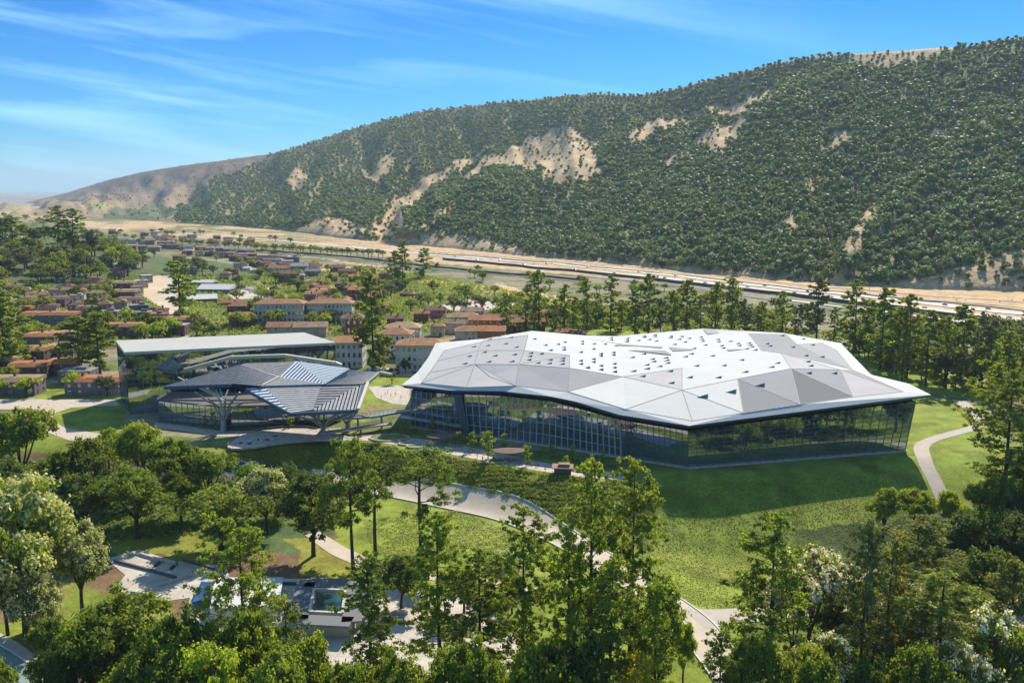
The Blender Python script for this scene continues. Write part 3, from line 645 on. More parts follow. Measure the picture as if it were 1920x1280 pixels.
bvh = BVHTree.FromPolygons([tuple(v.co + RO) for v in ROOF.data.vertices], [tuple(p.vertices) for p in ROOF.data.polygons])
def on_roof(px, py):
    dx, dy, dz = [float(t) for t in ray(px, py)]
    h = bvh.ray_cast(Vector((0, 0, CZ)), Vector((dx, dy, dz)).normalized())
    return h[0], h[1]
# roof wells as flat sheets; the dark ones paint an opening's shade
for pg in ([(1318, 618, 20.3), (1396, 622, 20.9), (1326, 627, 20.4)], [(1085, 631, 18.9), (1163, 645, 19.8), (1150, 649, 20), (1160, 649.5, 20), (1166, 646, 19.9)],
           [(1165, 646, 19.8), (1243, 651, 20.4), (1240, 653, 20.4), (1164, 648.5, 19.9)], [(1175, 657, 20.4), (1248, 658, 20.7), (1260, 666, 20.9)], [(1254, 651, 20.5), (1303, 656.5, 20.9), (1262, 659, 20.8)], [(1362, 656, 20.9), (1400, 655, 21), (1366, 658.5, 21)]):
    q = [rel(on_roof(*p[:2])[0] or v3(p[0], p[1], p[2] + 4.6)) + Vector((0, 0, .3)) for p in pg]
    mb = MB(); mb.add(q, [tuple(range(len(q)))]); mb.obj('roof_well', M_grey2 if pg[0][0] > 1100 and pg[0][0] < 1300 else M_dark, ROOF)
sk = MB()
sk.add([(-1.6, 0, 0), (1.2, 0, 0), (1.2, 0, 1.25)], [(0, 1, 2)], 0)
sk.add([(-1.65, -.05, .02), (1.45, .0, 0), (1.45, .0, 1.5), (1.35, 3.4, .1)], [(0, 2, 3), (1, 3, 2)], 1)
sk.add([(-1.6, -.02, 0), (1.2, -.02, 1.25), (1.45, .02, 1.5), (-1.75, .02, .12)], [(0, 1, 2, 3)], 1)
sk.add([(1.2, -.02, 0), (1.45, -.02, 0), (1.45, -.02, 1.5), (1.2, -.02, 1.25)], [(0, 1, 2, 3)], 1)
skm = sk.me('skylight', [M_skyl, M_white])
SKY = [(1425, 724, 1.25), (1371, 736, 1.3), (1318, 745, 1.3)]
def z3(l): return [(1040 + u / 4.364, 600 + v_ / 4.364) for u, v_ in l]
def z1(l): return [(700 + u / 3, 560 + v_ / 3) for u, v_ in l]
def z2(l): return [(1240 + u / 2.8235, 560 + v_ / 2.8235) for u, v_ in l]
S_ = z3([(1160, 378), (1385, 375), (1530, 330), (1560, 428), (1775, 388), (1105, 472), (1340, 473), (945, 422), (720, 463), (955, 518), (645, 422), (755, 370), (860, 382), (757, 402), (730, 280), (800, 322), (812, 343), (910, 312), (918, 333), (925, 355), (635, 308),
          (210, 335), (315, 322), (315, 346), (212, 362), (375, 376), (375, 409), (485, 360), (485, 392), (487, 426), (265, 393), (478, 288), (478, 268), (375, 296), (375, 279), (212, 266), (315, 240), (222, 177), (222, 198), (320, 198), (410, 199), (595, 152), (592, 168), (590, 181), (460, 148), (462, 165), (685, 170), (775, 162), (830, 175), (730, 135), (735, 144), (820, 124), (820, 137), (950, 135), (948, 147), (1018, 160), (1040, 137), (1100, 152), (1065, 183), (1195, 142), (1203, 160), (1210, 176), (1232, 208), (980, 202), (1140, 235), (1118, 280), (1070, 302), (1290, 296), (1335, 162), (1340, 180), (1435, 177), (1500, 195), (1365, 213), (1378, 232), (1510, 212), (1590, 192), (1600, 208), (1615, 222), (1640, 248), (1570, 238)])
S_ += z1([(905, 228), (1075, 246), (968, 263), (1038, 258), (995, 292), (1070, 290), (1070, 276), (885, 308), (880, 326), (875, 346), (945, 312), (995, 347), (990, 366), (1065, 338), (1063, 352), (1062, 370), (925, 364), (775, 220), (745, 255), (655, 230), (645, 265), (565, 272), (625, 303), (540, 325), (515, 367), (685, 323), (795, 316), (780, 355), (650, 357), (805, 274), (710, 212)])
S_ += z2([(780, 396), (915, 397), (790, 357), (775, 335), (765, 303), (695, 258), (800, 247), (850, 310), (640, 197), (560, 240), (575, 252), (750, 215), (615, 343)])
for p in SKY + [(a, b, .85 if b > 655 else .8) for a, b in S_]:
    h, nn = on_roof(p[0], p[1])
    if h is None: continue
    o = link('skylight', skm, root, rel(h) - Vector((0, 0, .1)))
    sc = p[2] * (.85 if p[1] > 690 else .78); o.scale = (sc * 1.25, sc, sc); o.rotation_euler = (0, 0, -.12)
# walls lean outwards to the roof edge
BT = [((768, 800, 0), (772, 731, 14.6)), ((822, 807, 0), (818, 737, 14.8)), ((868, 813, 0), (858, 739, 14.8)), ((935, 822, 0), (938, 742, 14.9)), ((1030, 836, 0), (1032, 752, 14.4)), ((1100, 847, 0), (1099, 770, 14.0)), ((1165, 857, 0), (1162, 787, 13.6)), ((1290, 877, 0), (1290, 808, 13.0)), ((1697, 845, 0), (1717, 752, 16.0))]
BT = [(b, (t[0], t[1], t[2] + float(np.interp(t[0], [772, 818, 858, 938, 1032, 1099, 1162, 1290, 1717], [1.8, 1.6, 2.4, 3.1, 4.3, 2.7, 1.1, 1.0, 3.8])))) for b, t in BT]
wb = [rel(v3(*b)) for b, t in BT]; wt = [rel(v3(*t)) for b, t in BT]
bk_t = [rel(R3[RIX[k]] + (Vector((63, 420, 0)) - R3[RIX[k]]).normalized() * 6 - Vector((0, 0, 1.6))) for k in 'JKLMNPRT']
bk_b = [Vector((p.x, p.y, -RO.z)) + (rel((63, 420, 0)) - p).normalized() * 5 for p in bk_t]
for p in bk_b: p.z = 0
AB = wb + bk_b; AT = wt + bk_t
n = len(AB); mb = MB()
def wallq(mb, b0, b1, t0, t1, m=0): mb.add([b0 - Vector((0, 0, 1)) if False else b0, b1, t1, t0], [(0, 1, 2, 3)], m)
for i in range(n):
    j = (i + 1) % n
    m_ = MB(); wallq(m_, AB[i], AB[j], AT[i] + Vector((0, 0, .0)), AT[j], 0)
    if i == 7: tg = m_.obj('glass_wall', M_mirror, root)
    else: m_.obj('glass_wall' if i < 8 else 'rear_wall', M_glass, root)
def grid_lines(mb, b0, b1, t0, t1, nv, nh, wv, wh, push=.12, fr=1.0):
    nrm = (b1 - b0).cross(t0 - b0).normalized()
    if nrm.dot(Vector((0, -1, 0))) < 0: nrm = -nrm
    o = nrm * push
    for k in range(nv + 1):
        f = k / nv; mb.bar(b0.lerp(b1, f) + o, t0.lerp(t1, f) + o, wv)
    for k in range(1, nh + 1):
        f = k / (nh + 1) * fr; mb.bar(b0.lerp(t0, f) + o, b1.lerp(t1, f) + o, wh)
mb = MB()
for i, (nv, nh, wv, wh) in enumerate([(5, 4, .18, .14), (4, 4, .18, .14), (6, 3, .28, .16), (8, 3, .34, .16), (6, 3, .34, .16), (6, 3, .34, .16), (12, 9, .13, .10), (26, 9, .14, .11)]):
    if i == 6: mb.obj('mullion', M_mull2, root); mb = MB()
    grid_lines(mb, wb[i], wb[i + 1], wt[i], wt[i + 1], nv, nh, wv, wh)
mb.obj('mullion', M_mull, root)
mb = MB()   # tall leaning concrete pier and framed opening
mb.bar(wb[2] + Vector((1, -1.5, 0)), wt[2] + Vector((0, -1.2, -.2)), 3.6, 2.2); mb.obj('pier', mat('dark_pier', (.10, .11, .13), .6), root)
mb = MB(); c = [rel(v3(*p)) for p in ((845, 762, 9), (865, 762, 9), (867, 788, 3.5), (850, 784, 3.5))]
for i in range(4): mb.bar(c[i] + Vector((0, -3.2, 0)), c[(i + 1) % 4] + Vector((0, -3.2, 0)), .6)
mb.obj('portal_frame', M_white, root)
mb = MB(); mb.bar(wb[0] + Vector((-3, -4, 5.5)), wb[2] + Vector((0, -3.5, 4.2)), 3, .5); mb.obj('balcony', M_steel, root)
mb = MB()
for i in range(len(wb) - 1): mb.bar(wb[i] + Vector((0, -.8, .1)), wb[i + 1] + Vector((0, -.8, .1)), 1.6, .5)
mb.obj('plinth', M_stone, root)
# ------------------------------------------------------------------ mirror-clad long block
lb = empty('mirror_block', v3(233, 782, 0), 0, 'long box-shaped block clad in mirror glass with a flat pale roof slab', 'building')
LO = lb.location.copy(); zt = 28.6
q = [at(233, 660, zt), at(630, 642, zt), at(570, 623, zt), at(217, 638, zt)]
q = [Vector((p.x - LO.x, p.y - LO.y, 0)) for p in q]
m_ = MB(); m_.prism([(p.x, p.y) for p in q], zt - 1.2, zt, 0); m_.obj('roof_slab', mat('pale_slab', (.44, .43, .40), .85, spec=.1, var=.05, vscale=.1), lb)
c = sum(q, Vector()) / 4; qi = [p + (c - p).normalized() * .35 for p in q]
for i in range(4):
    a, b = qi[i], qi[(i + 1) % 4]
    m_ = MB(); m_.add([(a.x, a.y, -3), (b.x, b.y, -3), (b.x, b.y, zt - 1.2), (a.x, a.y, zt - 1.2)], [(0, 1, 2, 3)]); m_.obj('mirror_wall', M_mirror, lb)
m_ = MB()
for i in range(4):
    a, b = qi[i], qi[(i + 1) % 4]; k = 14 if i % 2 == 0 else 5
    for j in range(k + 1):
        p = a.lerp(b, j / k); m_.bar((p.x, p.y, -3), (p.x, p.y, zt - 1.2), .10)
    for z in (7, 14, 21): m_.bar((a.x, a.y, z), (b.x, b.y, z), .10)
m_.obj('joint', M_steel, lb)
# ------------------------------------------------------------------ folded solar canopy on tree columns
cn = empty('folded_canopy', v3(420, 812, 0), 0, 'folded canopy of blue-grey and white slatted triangular planes on branching steel columns', 'canopy')
CO = cn.location.copy()
def zc(u, v_, z): return at(190 + u / 3.2, 560 + v_ / 3.2, z) - CO
def slats(P, nsl, mS, fill=.62, th=.35, name='canopy_panel'):
    """P four corners; slats run from edge p0-p3 to edge p1-p2"""
    p0, p1, p2, p3 = P
    m_ = MB(); nr = (p1 - p0).cross(p3 - p0)
    if nr.length < 1e-4: nr = (p2 - p0).cross(p3 - p0)
    nr.normalize(); nr = nr if nr.z > 0 else -nr
    for i in range(nsl):
        a, b = i / nsl, (i + fill) / nsl
        q = [p0.lerp(p3, a), p1.lerp(p2, a), p1.lerp(p2, b), p0.lerp(p3, b)]
        if (q[0] - q[1]).length < .2 and (q[2] - q[3]).length < .2: continue
        V = [x - nr * th * .3 for x in q] + [x + nr * th for x in q]
        m_.add(V, [(4, 5, 6, 7), (3, 2, 1, 0), (0, 1, 5, 4), (1, 2, 6, 5), (2, 3, 7, 6), (3, 0, 4, 7)])
    o = m_.obj(name, mS, cn)
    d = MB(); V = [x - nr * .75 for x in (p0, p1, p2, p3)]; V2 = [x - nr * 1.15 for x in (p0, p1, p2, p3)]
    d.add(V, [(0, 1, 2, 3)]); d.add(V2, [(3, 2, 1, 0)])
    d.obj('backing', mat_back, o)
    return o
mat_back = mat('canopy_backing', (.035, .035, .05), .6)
W1, W2, W3, W4 = zc(250, 400, 21), zc(365, 312, 26), zc(490, 408, 24), zc(450, 440, 20)
slats((W1, W2, W3, W4), 12, M_slat, .6)
A0, A1_, A2, A3, A4 = zc(375, 530, 21), zc(840, 397, 26), zc(1070, 472, 21), zc(965, 528, 19.6), zc(785, 515, 20.5)
A5, A6, A7, A8 = zc(870, 390, 26.2), zc(1170, 378, 25.5), zc(1490, 422, 24), zc(1340, 515, 19.4)
slats((A0, A1_, A4, A4), 12, M_slat, .66)
slats((A1_, A2, A3, A4), 9, M_slat, .7)
slats((A2, A1_, A5, A6), 9, M_slatg, .6)
slats((A2, A8, A8, A3), 8, M_slatg, .6)
m5 = A6.lerp(A7, .5); slats((A6, A7, A8, A8), 12, M_slatw, .5)
slats((A2, A6, A8, A8), 13, M_slatw, .55)
B0, B1, B2, B3, B4 = zc(1495, 425, 23.6), zc(1670, 442, 21), zc(1572, 512, 18), zc(1345, 517, 19.2), zc(1450, 470, 22)
slats((B3, B2, B1, B0), 12, M_slatg, .6)
F0, F1, F2, F3, F4, F5, F6 = zc(865, 541, 18.5), zc(972, 528, 19.2), zc(1322, 518, 19), zc(1570, 512, 17.8), zc(1532, 668, 14.2), zc(1268, 672, 13.2), zc(1140, 690, 13.2)
slats((F1, F2, F5, F6), 13, M_slatg, .66)
slats((F2, F3, F5, F5), 10, M_slat, .64)
slats((F4, F3, F5, F5), 12, M_slatg, .6)
slats((F0, F1, F6, F6), 10, M_slatw, .45)
for a, b, w in ((F0, F6, .9), (F6, F4, 1.2), (F4, F3, 1.0), (A0, A4, .6), (A3, F1, .6), (A0, A1_, .5), (W1, W4, .6), (W1, W2, .5)):
    m_ = MB(); m_.bar(a + Vector((0, 0, -.3)), b + Vector((0, 0, -.3)), w, 1.3); m_.obj('edge_beam', M_navy, cn)
m_ = MB()
pts = [zc(450, 441, 19.8), zc(780, 352, 25.5), zc(1100, 341, 26), zc(1405, 386, 24), zc(1440, 400, 23)]
for a, b in zip(pts, pts[1:]): m_.bar(a, b, 1.6, 1.4)
m_.obj('ridge_beam', M_cream, cn)
for a, b, w in ((A2, A3, .9), (zc(1600, 508, 18), zc(1672, 446, 21.2), 1.4), (zc(1672, 446, 21.2), zc(1742, 460, 21), 1.1), (zc(1600, 508, 18), zc(1542, 668, 14.4), 1.2)):
    m_ = MB(); m_.bar(a + Vector((0, 0, .4)), b + Vector((0, 0, .4)), w, .9); m_.obj('ridge_beam', M_cream, cn)
# branching columns
def treecol(base, top, tips, name='branching_column'):
    m_ = MB(); m_.tube([base, top], [1.3, .9], 8)
    for t in tips: m_.tube([base.lerp(top, .55), top.lerp(t, .35) , t], [.55, .5, .35], 6)
    m_.obj(name, M_steel, cn)
treecol(zc(733, 806, -.5), zc(735, 680, 8), [zc(560, 560, 17), zc(640, 600, 16), zc(745, 600, 17), zc(860, 620, 15), zc(830, 560, 18), zc(690, 540, 18)])
treecol(zc(1330, 800, 0), zc(1335, 745, 6), [zc(1150, 700, 12), zc(1240, 690, 12.4), zc(1420, 690, 12.8), zc(1520, 680, 13), zc(1340, 640, 14)])
treecol(zc(390, 600, 0) if False else zc(1475, 790, 0), zc(1478, 740, 5), [zc(1400, 690, 12), zc(1530, 685, 13), zc(1560, 560, 16)])
m_ = MB(); a = zc(735, 610, 15.5); b = zc(615, 520, 19); m_.bar(a, b, 1, .5); m_.bar(zc(560, 640, 12), zc(1100, 610, 12), .5, .6)
for k in range(7):
    f = k / 6; m_.bar(zc(460, 470, 20).lerp(zc(760, 545, 19), f), zc(735, 610, 15.5), .35, .35)
m_.obj('underside_strut', M_cream, cn)
# glazed pavilion below the canopy
gp = empty('glazed_pavilion', v3(450, 800, 0), 0, 'low dark glass pavilion in the shade beneath the folded canopy', 'building')
GO = gp.location.copy()
P = [at(x, y, 0) - GO for x, y in ((300, 790), (420, 803), (530, 800), (640, 790), (650, 776), (325, 773))]
m_ = MB(); m_.prism([(p.x, p.y) for p in P], 0, 9.0); m_.obj('glass_wall', M_glass, gp)
m_ = MB(); m_.prism([(p.x * 1.01, p.y * 1.01) for p in P], 9.0, 9.7); m_.obj('roof', mat('beige_roof', (.12, .105, .09), .7), gp)
m_ = MB()
for i in range(4):
    a, b = P[i], P[(i + 1) % 6]; k = max(2, int((a - b).length / 3))
    for j in range(k): p = a.lerp(b, j / k); m_.bar((p.x, p.y - .06, 0), (p.x, p.y - .06, 9), .16)
    m_.bar((a.x, a.y - .1, 4.5), (b.x, b.y - .1, 4.5), .4, .6)
m_.obj('mullion', M_mull, gp)
# footbridges between the two buildings
def deck(name, label, pts, w, th, posts, group=None, rail=True, m=M_steel):
    P = [at(*p) for p in pts]; o = empty(name, (P[0].x, P[0].y, float(H(P[0].x, P[0].y))), 0, label, 'footbridge', group); O = o.location.copy()
    c = catmull(P, 6); m_ = MB()
    for a, b in zip(c, c[1:]): m_.bar(Vector(a) - O, Vector(b) - O, w, th)
    m_.obj('deck', m, o)
    if rail:
        for s in (-1, 1):
            m_ = MB()
            for a, b in zip(c, c[1:]):
                a = Vector(a) - O; b = Vector(b) - O; d = (b - a).normalized().cross(Vector((0, 0, 1))) * s * (w / 2 - .1)
                m_.bar(a + d + Vector((0, 0, 1.2)), b + d + Vector((0, 0, 1.2)), .12); m_.bar(a + d, a + d + Vector((0, 0, 1.2)), .1)
            m_.obj('railing', M_steel, o)
    for f in posts:
        p = c[int(f * (len(c) - 1))]; m_ = MB(); m_.tube([(p[0] - O.x, p[1] - O.y, float(H(p[0], p[1])) - O.z - .5), (p[0] - O.x, p[1] - O.y, p[2] - O.z - th / 2)], [.45, .45], 8); m_.obj('post', M_steel, o)
    return o
deck('footbridge', 'grey steel footbridge linking the slatted canopy to the white-roofed hall', [(630, 783, 6), (690, 781, 6), (740, 773, 6), (800, 767, 6)], 4, .8, (.25, .55, .8))
deck('footbridge', 'lower pale ramp with railing running beneath the steel footbridge', [(600, 812, 1.5), (650, 806, 2), (700, 798, 2.8), (735, 794, 3.2)], 3, .6, (.5,), m=M_pave)
# leaf-shaped lookout platform
pf = empty('lookout_platform', v3(448, 838, 0), 0, 'leaf-shaped pale lookout deck projecting over the planted slope on a single column', 'platform')
PO = pf.location.copy()
P = [at(x, y, 1.2) - PO for x, y in ((426, 838), (436, 826), (456, 815), (490, 807), (530, 803), (575, 803), (625, 812), (660, 820), (660, 826), (600, 824), (540, 828), (500, 834), (462, 840), (436, 841))]
m_ = MB(); m_.prism([(p.x, p.y) for p in P], .5, 1.3); m_.obj('deck', M_pave, pf)
m_ = MB()
for i in range(len(P)): a, b = P[i], P[(i + 1) % len(P)]; m_.bar((a.x, a.y, 2.3), (b.x, b.y, 2.3), .12); m_.bar((a.x, a.y, 1.3), (a.x, a.y, 2.3), .1)
m_.obj('railing', M_steel, pf)
g = G(447, 873) - PO; m_ = MB(); c0 = at(448, 838, .6) - PO; m_.tube([(c0.x, c0.y, float(H(c0.x + PO.x, c0.y + PO.y)) - 1), (c0.x, c0.y, .5)], [1.1, 1.0], 10); m_.obj('column', M_steel, pf)
for k in range(14):
    t = k / 13; p = at(452 + t * 70, 832 - 14 * t + (3 if k % 2 else -1), 1.4) - PO
    m_ = MB(); m_.box((p.x, p.y, 1.65), (1.6, .7, .5), 0, .3 * k); m_.obj('bench', M_white if k % 3 else M_wood, pf)
# terrace in front of the hall
patch('terrace', [(640, 818), (690, 815), (740, 818), (800, 824), (860, 834), (920, 846), (1000, 864), (1090, 880), (1190, 888), (1190, 901), (1100, 896), (1000, 881), (850, 853), (760, 837), (690, 826), (640, 826)], M_pave, .1, 2.5)
patch('terrace', [(690, 725), (745, 722), (768, 730), (768, 760), (735, 757), (705, 745)], M_pave, .1, 2.5)
patch('lower_walk', [(290, 792), (420, 808), (560, 806), (640, 802), (640, 812), (560, 818), (410, 818), (290, 800)], M_pave, .1, 2.5)
patch('planting_bed', [(700, 816), (735, 812), (765, 818), (760, 828), (720, 827), (700, 822)], mat('bright_groundcover', (.20, .24, .05), .9, var=.4, vscale=.6), .16, 2)
patch('planting_bed', [(690, 757), (735, 760), (768, 766), (768, 775), (700, 778), (668, 778)], mat('dry_meadow', (.25, .21, .07), .9, var=.5, vscale=.4), .12, 2)
# dark trees' mulch and foreground plaza
patch('plaza', [(200, 1048), (260, 1030), (330, 1052), (425, 1060), (430, 1085), (640, 1085), (700, 1098), (640, 1110), (560, 1110), (360, 1120), (290, 1130), (215, 1105), (235, 1078)], M_plaza, .1, 2.5)
patch('plaza', [(360, 1110), (760, 1105), (900, 1120), (1000, 1240), (980, 1400), (330, 1400), (330, 1200)], M_plaza, .08, 3)
# ------------------------------------------------------------------ vegetation
L_oak = leafmat('oak_leaf', (0.222, 0.285, 0.046), (0.130, 0.176, 0.033))
L_bright = leafmat('bright_leaf', (0.342, 0.405, 0.056), (0.197, 0.262, 0.042))
L_slim = leafmat('slim_tree_leaf', (0.262, 0.318, 0.049), (0.145, 0.186, 0.035))
L_dark = leafmat('dark_leaf', (0.117, 0.176, 0.049), (0.078, 0.108, 0.035))
L_olive = leafmat('olive_leaf', (0.245, 0.268, 0.063), (0.142, 0.171, 0.046))
L_yel = leafmat('yellow_green_leaf', (0.524, 0.482, 0.064), (0.315, 0.328, 0.049))
L_hill = leafmat('hill_oak_leaf', (.175, .245, .09), (.105, .16, .06), trans=.35, scale=.12, rnd=.25)
L_pine = leafmat('pine_needle', (0.171, 0.207, 0.062), (0.092, 0.121, 0.041), trans=.2, scale=.25)
M_bloss = leafmat('white_blossom', (.85, .82, .74), (.7, .64, .54), trans=.3, rnd=.05, hue=.004)
M_blossc = leafmat('cream_blossom', (.62, .60, .36), (.40, .42, .18), trans=.3, rnd=.05, hue=.004)
def leaves(C, Rad, npc, size, rng, sq=.75, up=.35, noise=.6):
    C = np.asarray(C, float); Rad = np.broadcast_to(np.asarray(Rad, float), (len(C),))
    n = len(C) * npc; idx = np.repeat(np.arange(len(C)), npc)
    d = rng.normal(size=(n, 3)); d /= np.linalg.norm(d, axis=1)[:, None]
    r = Rad[idx] * np.minimum(np.abs(rng.normal(size=n)) * .42 + .28, 1.5)
    p = C[idx] + d * r[:, None] * np.array((1, 1, sq))
    nr = d + rng.normal(size=(n, 3)) * noise + np.array((0, 0, up)); nr /= np.linalg.norm(nr, axis=1)[:, None]
    t = np.cross(nr, rng.normal(size=(n, 3))); t /= np.linalg.norm(t, axis=1)[:, None]
    b = np.cross(nr, t); s = (size * (.6 + .8 * rng.random(n)))[:, None]
    V = np.stack([p - t * s * .5, p + b * s * .33, p + t * s * .5, p - b * s * .33], 1).reshape(-1, 3)
    return V, np.arange(n * 4).reshape(n, 4)
def crown_me(name, parts, mats):
    V = []; F = []; M = []; o = 0
    for k, (v, f) in enumerate(parts):
        V.append(v); F.append(f + o); M.append(np.full(len(f), k)); o += len(v)
    return mesh(name, np.concatenate(V), np.concatenate(F), mats, np.concatenate(M))
TREES = {}
def gen_broad(seed, Hh=16., Wd=15., ncl=190, npc=95, ls=.5, lo=.28, trunkfrac=.3, gap=.0, rcl=1.3):
    rng = np.random.default_rng(seed); rd = random.Random(seed)
    mb = MB(); cx = rd.uniform(-.6, .6); th = Hh * trunkfrac
    tr = Wd * .028
    mb.tube([(0, 0, -.8), (0, 0, .3), (cx * .4, .1, th * .6), (cx, 0, th)], [tr * 1.7, tr * 1.2, tr, tr * .9], 8)
    cl = []; zc_ = Hh * (lo + 1) / 2; hz = Hh * (1 - lo) / 2
    lobes = [(math.cos(a) * Wd * .27 * rd.uniform(.6, 1.2), math.sin(a) * Wd * .27 * rd.uniform(.6, 1.2), zc_ + hz * rd.uniform(-.45, .3), rd.uniform(.42, .6)) for a in [i * 2 * math.pi / 6 + rd.random() for i in range(6)]] + [(cx, 0, zc_ + hz * .42, .55)]
    while len(cl) < ncl:
        L_ = rd.choice(lobes)
        d = rng.normal(size=3); d /= np.linalg.norm(d); d[2] = abs(d[2]) * .9 - .15 if rd.random() < .75 else d[2]
        r = L_[3] * rd.uniform(.65, 1.02)
        p = np.array((L_[0] + d[0] * Wd * .5 * r, L_[1] + d[1] * Wd * .5 * r, L_[2] + d[2] * hz * r * .95))
        if p[2] < Hh * lo * .75: continue
        cl.append(p)
    cl = np.array(cl)
    for i, L_ in enumerate(lobes):
        e_ = np.array(L_[:3]); m_ = np.array((cx + (e_[0] - cx) * .45, e_[1] * .45, th + (e_[2] - th) * .35))
        mb.tube([(cx, 0, th * .85), tuple(m_), tuple(e_)], [tr * .65, tr * .42, tr * .22], 6)
        near = cl[np.argsort(((cl - e_) ** 2).sum(1))[:10]]
        for c in near: mb.tube([tuple(m_ * .3 + e_ * .7), tuple((e_ + c) / 2 + rng.normal(size=3) * .3), tuple(c)], [tr * .24, tr * .15, tr * .07], 4, cap=False)
    rad = rcl * Wd / 15 * (0.7 + .6 * rng.random(len(cl)))
    return mb, cl, rad, leaves(cl, rad, npc, ls, rng)
def gen_slim(seed, Hh=32., Wd=11., nl=78, npc=38, ls=.42, lo=.14, rcl=.95, droop=.12, top=.6, irregular=.35):
    rng = np.random.default_rng(seed); rd = random.Random(seed)
    mb = MB(); tr = Hh * .0125; ph = rd.random() * 6
    axis = lambda t: np.array((math.sin(t * 3 + ph) * .35 * t * Hh / 30, math.cos(t * 2.3 + ph) * .3 * t * Hh / 30, t * Hh))
    mb.tube([tuple(axis(t)) for t in np.linspace(-.03, .97, 14)], [tr * (1.25 - t * 1.1) for t in np.linspace(0, 1, 14)], 8)
    cl = []; rad = []
    for i in range(nl):
        t = lo + (1 - lo) * ((i + rd.random()) / nl) ** .92
        Ln = Wd * .5 * min(1, (1.04 - t) / (1 - lo) / .55 + .16) ** top * rd.uniform(1 - irregular * 1.4, 1 + irregular * .35)
        a = rd.random() * 6.283; st = axis(t * .985)
        up = rd.uniform(.05, .4) if t > .5 else rd.uniform(-.1, .3)
        d = np.array((math.cos(a), math.sin(a), up))
        mid = st + d * Ln * .5; en = st + d * Ln - np.array((0, 0, droop * Ln))
        mb.tube([tuple(st), tuple(mid), tuple(en)], [tr * .28 * (1.2 - t), tr * .19 * (1.2 - t) + .02, .02], 5, cap=False)
        k = max(3, int(Ln / .62 * (1 if ls < .7 else .5)))
        for j in range(k):
            f = .3 + .75 * (j + rd.random() * .6) / k
            p = st + (en - st) * f + rng.normal(size=3) * (.55, .55, .42); cl.append(p); rad.append(rcl * rd.uniform(.65, 1.15) * (1.0 - .25 * t))
    for k in range(4): cl.append(axis(.97) + np.array((rd.uniform(-.4, .4), rd.uniform(-.4, .4), rd.uniform(-1, .8)))); rad.append(.8)
    return mb, np.array(cl), np.array(rad), leaves(cl, np.array(rad), npc, ls, rng, sq=.6)
def gen_umb(seed, Hh=26., Wd=13., npc=95, ls=.46):
    rng = np.random.default_rng(seed); rd = random.Random(seed); mb = MB(); tr = .42
    lean = rd.uniform(-1.2, 1.2)
    ax = lambda t: np.array((lean * t + math.sin(t * 5 + seed) * .5 * t, math.cos(t * 4 + seed) * .3, t * Hh))
    mb.tube([tuple(ax(t)) for t in np.linspace(-.03, .9, 12)], [tr * (1.3 - t) for t in np.linspace(0, .95, 12)], 8)
    cl = []; rad = []
    for i in range(15):
        t = .42 + .5 * (i / 15) + rd.uniform(-.03, .03); a = i * 2.4 + rd.random(); Ln = Wd * .5 * rd.uniform(.5, 1.05) * (1.15 - max(0, t - .6) * 1.2)
        if t < .6 and rd.random() < .35: continue
        st = ax(t); m_ = st + np.array((math.cos(a), math.sin(a), .12)) * Ln * .55 + rng.normal(size=3) * .4; en = st + np.array((math.cos(a), math.sin(a), .42)) * Ln
        mb.tube([tuple(st), tuple(m_), tuple(en)], [tr * .38, tr * .25, .05], 6, cap=False)
        for j in range(rd.randint(7, 11)):
            p = en + rng.normal(size=3) * (1.5, 1.5, .7); cl.append(p); rad.append(rd.uniform(.9, 1.5)); mb.tube([tuple(m_ * .3 + en * .7), tuple(p)], [.08, .03], 4, cap=False)
    for j in range(18): cl.append(ax(.95) + rng.normal(size=3) * (1.5, 1.5, 1.1)); rad.append(1.1)
    return mb, np.array(cl), np.array(rad), leaves(cl, np.array(rad), npc, ls, rng, sq=.65)
def proto(kind, seed, leaf, gen, bark=M_bark, blossom=None, bfrac=0.0, **kw):
    mb, cl, rad, lv = gen(seed, **kw)
    Hh = kw.get('Hh', {gen_broad: 16., gen_slim: 32., gen_umb: 26.}[gen])
    tm = mb.me('trunk', [bark], True); cm = crown_me('crown', [lv], [leaf]); bm = None
    if blossom:
        rng = np.random.default_rng(seed + 99); c = cl.mean(0); w = (cl[:, 2] - cl[:, 2].min()) / np.ptp(cl[:, 2]) * .7 + np.linalg.norm((cl - c)[:, :2], axis=1) / 8
        pk = np.argsort(-(w + rng.random(len(cl)) * .6))[:int(len(cl) * bfrac)]
        cc = cl[pk] + (cl[pk] - c) * .06 + np.array((0, 0, .25))
        bm = crown_me('blossom', [leaves(cc, rad[pk] * 1.05, kw.get('npc', 100) * 2 // 3, .5, rng, up=.9)], [blossom])
    TREES.setdefault(kind, []).append((tm, cm, bm, Hh, leaf))
for s in range(3): proto('broad', 10 + s, L_oak, gen_broad)
for s in range(2): proto('broad_bright', 20 + s, L_bright, gen_broad, ncl=160)
proto('broad_dark', 31, L_dark, gen_broad); proto('broad_dark', 32, L_dark, gen_broad, lo=.15)
proto('broad_cream', 41, L_bright, gen_broad, blossom=M_blossc, bfrac=.85, lo=.15); proto('broad_cream', 42, L_oak, gen_broad, blossom=M_blossc, bfrac=.7)
proto('white_blossom', 51, L_olive, gen_broad, blossom=M_bloss, bfrac=.62, npc=60, lo=.3, ncl=150, rcl=1.1); proto('white_blossom', 52, L_oak, gen_broad, blossom=M_bloss, bfrac=.5, npc=60, lo=.25, ncl=150, rcl=1.1)
for s in range(4): proto('slim', 60 + s, (L_slim, L_bright, L_slim, L_oak)[s], gen_slim, Wd=(13, 12, 13.5, 11.5)[s], lo=(.12, .2, .1, .16)[s])
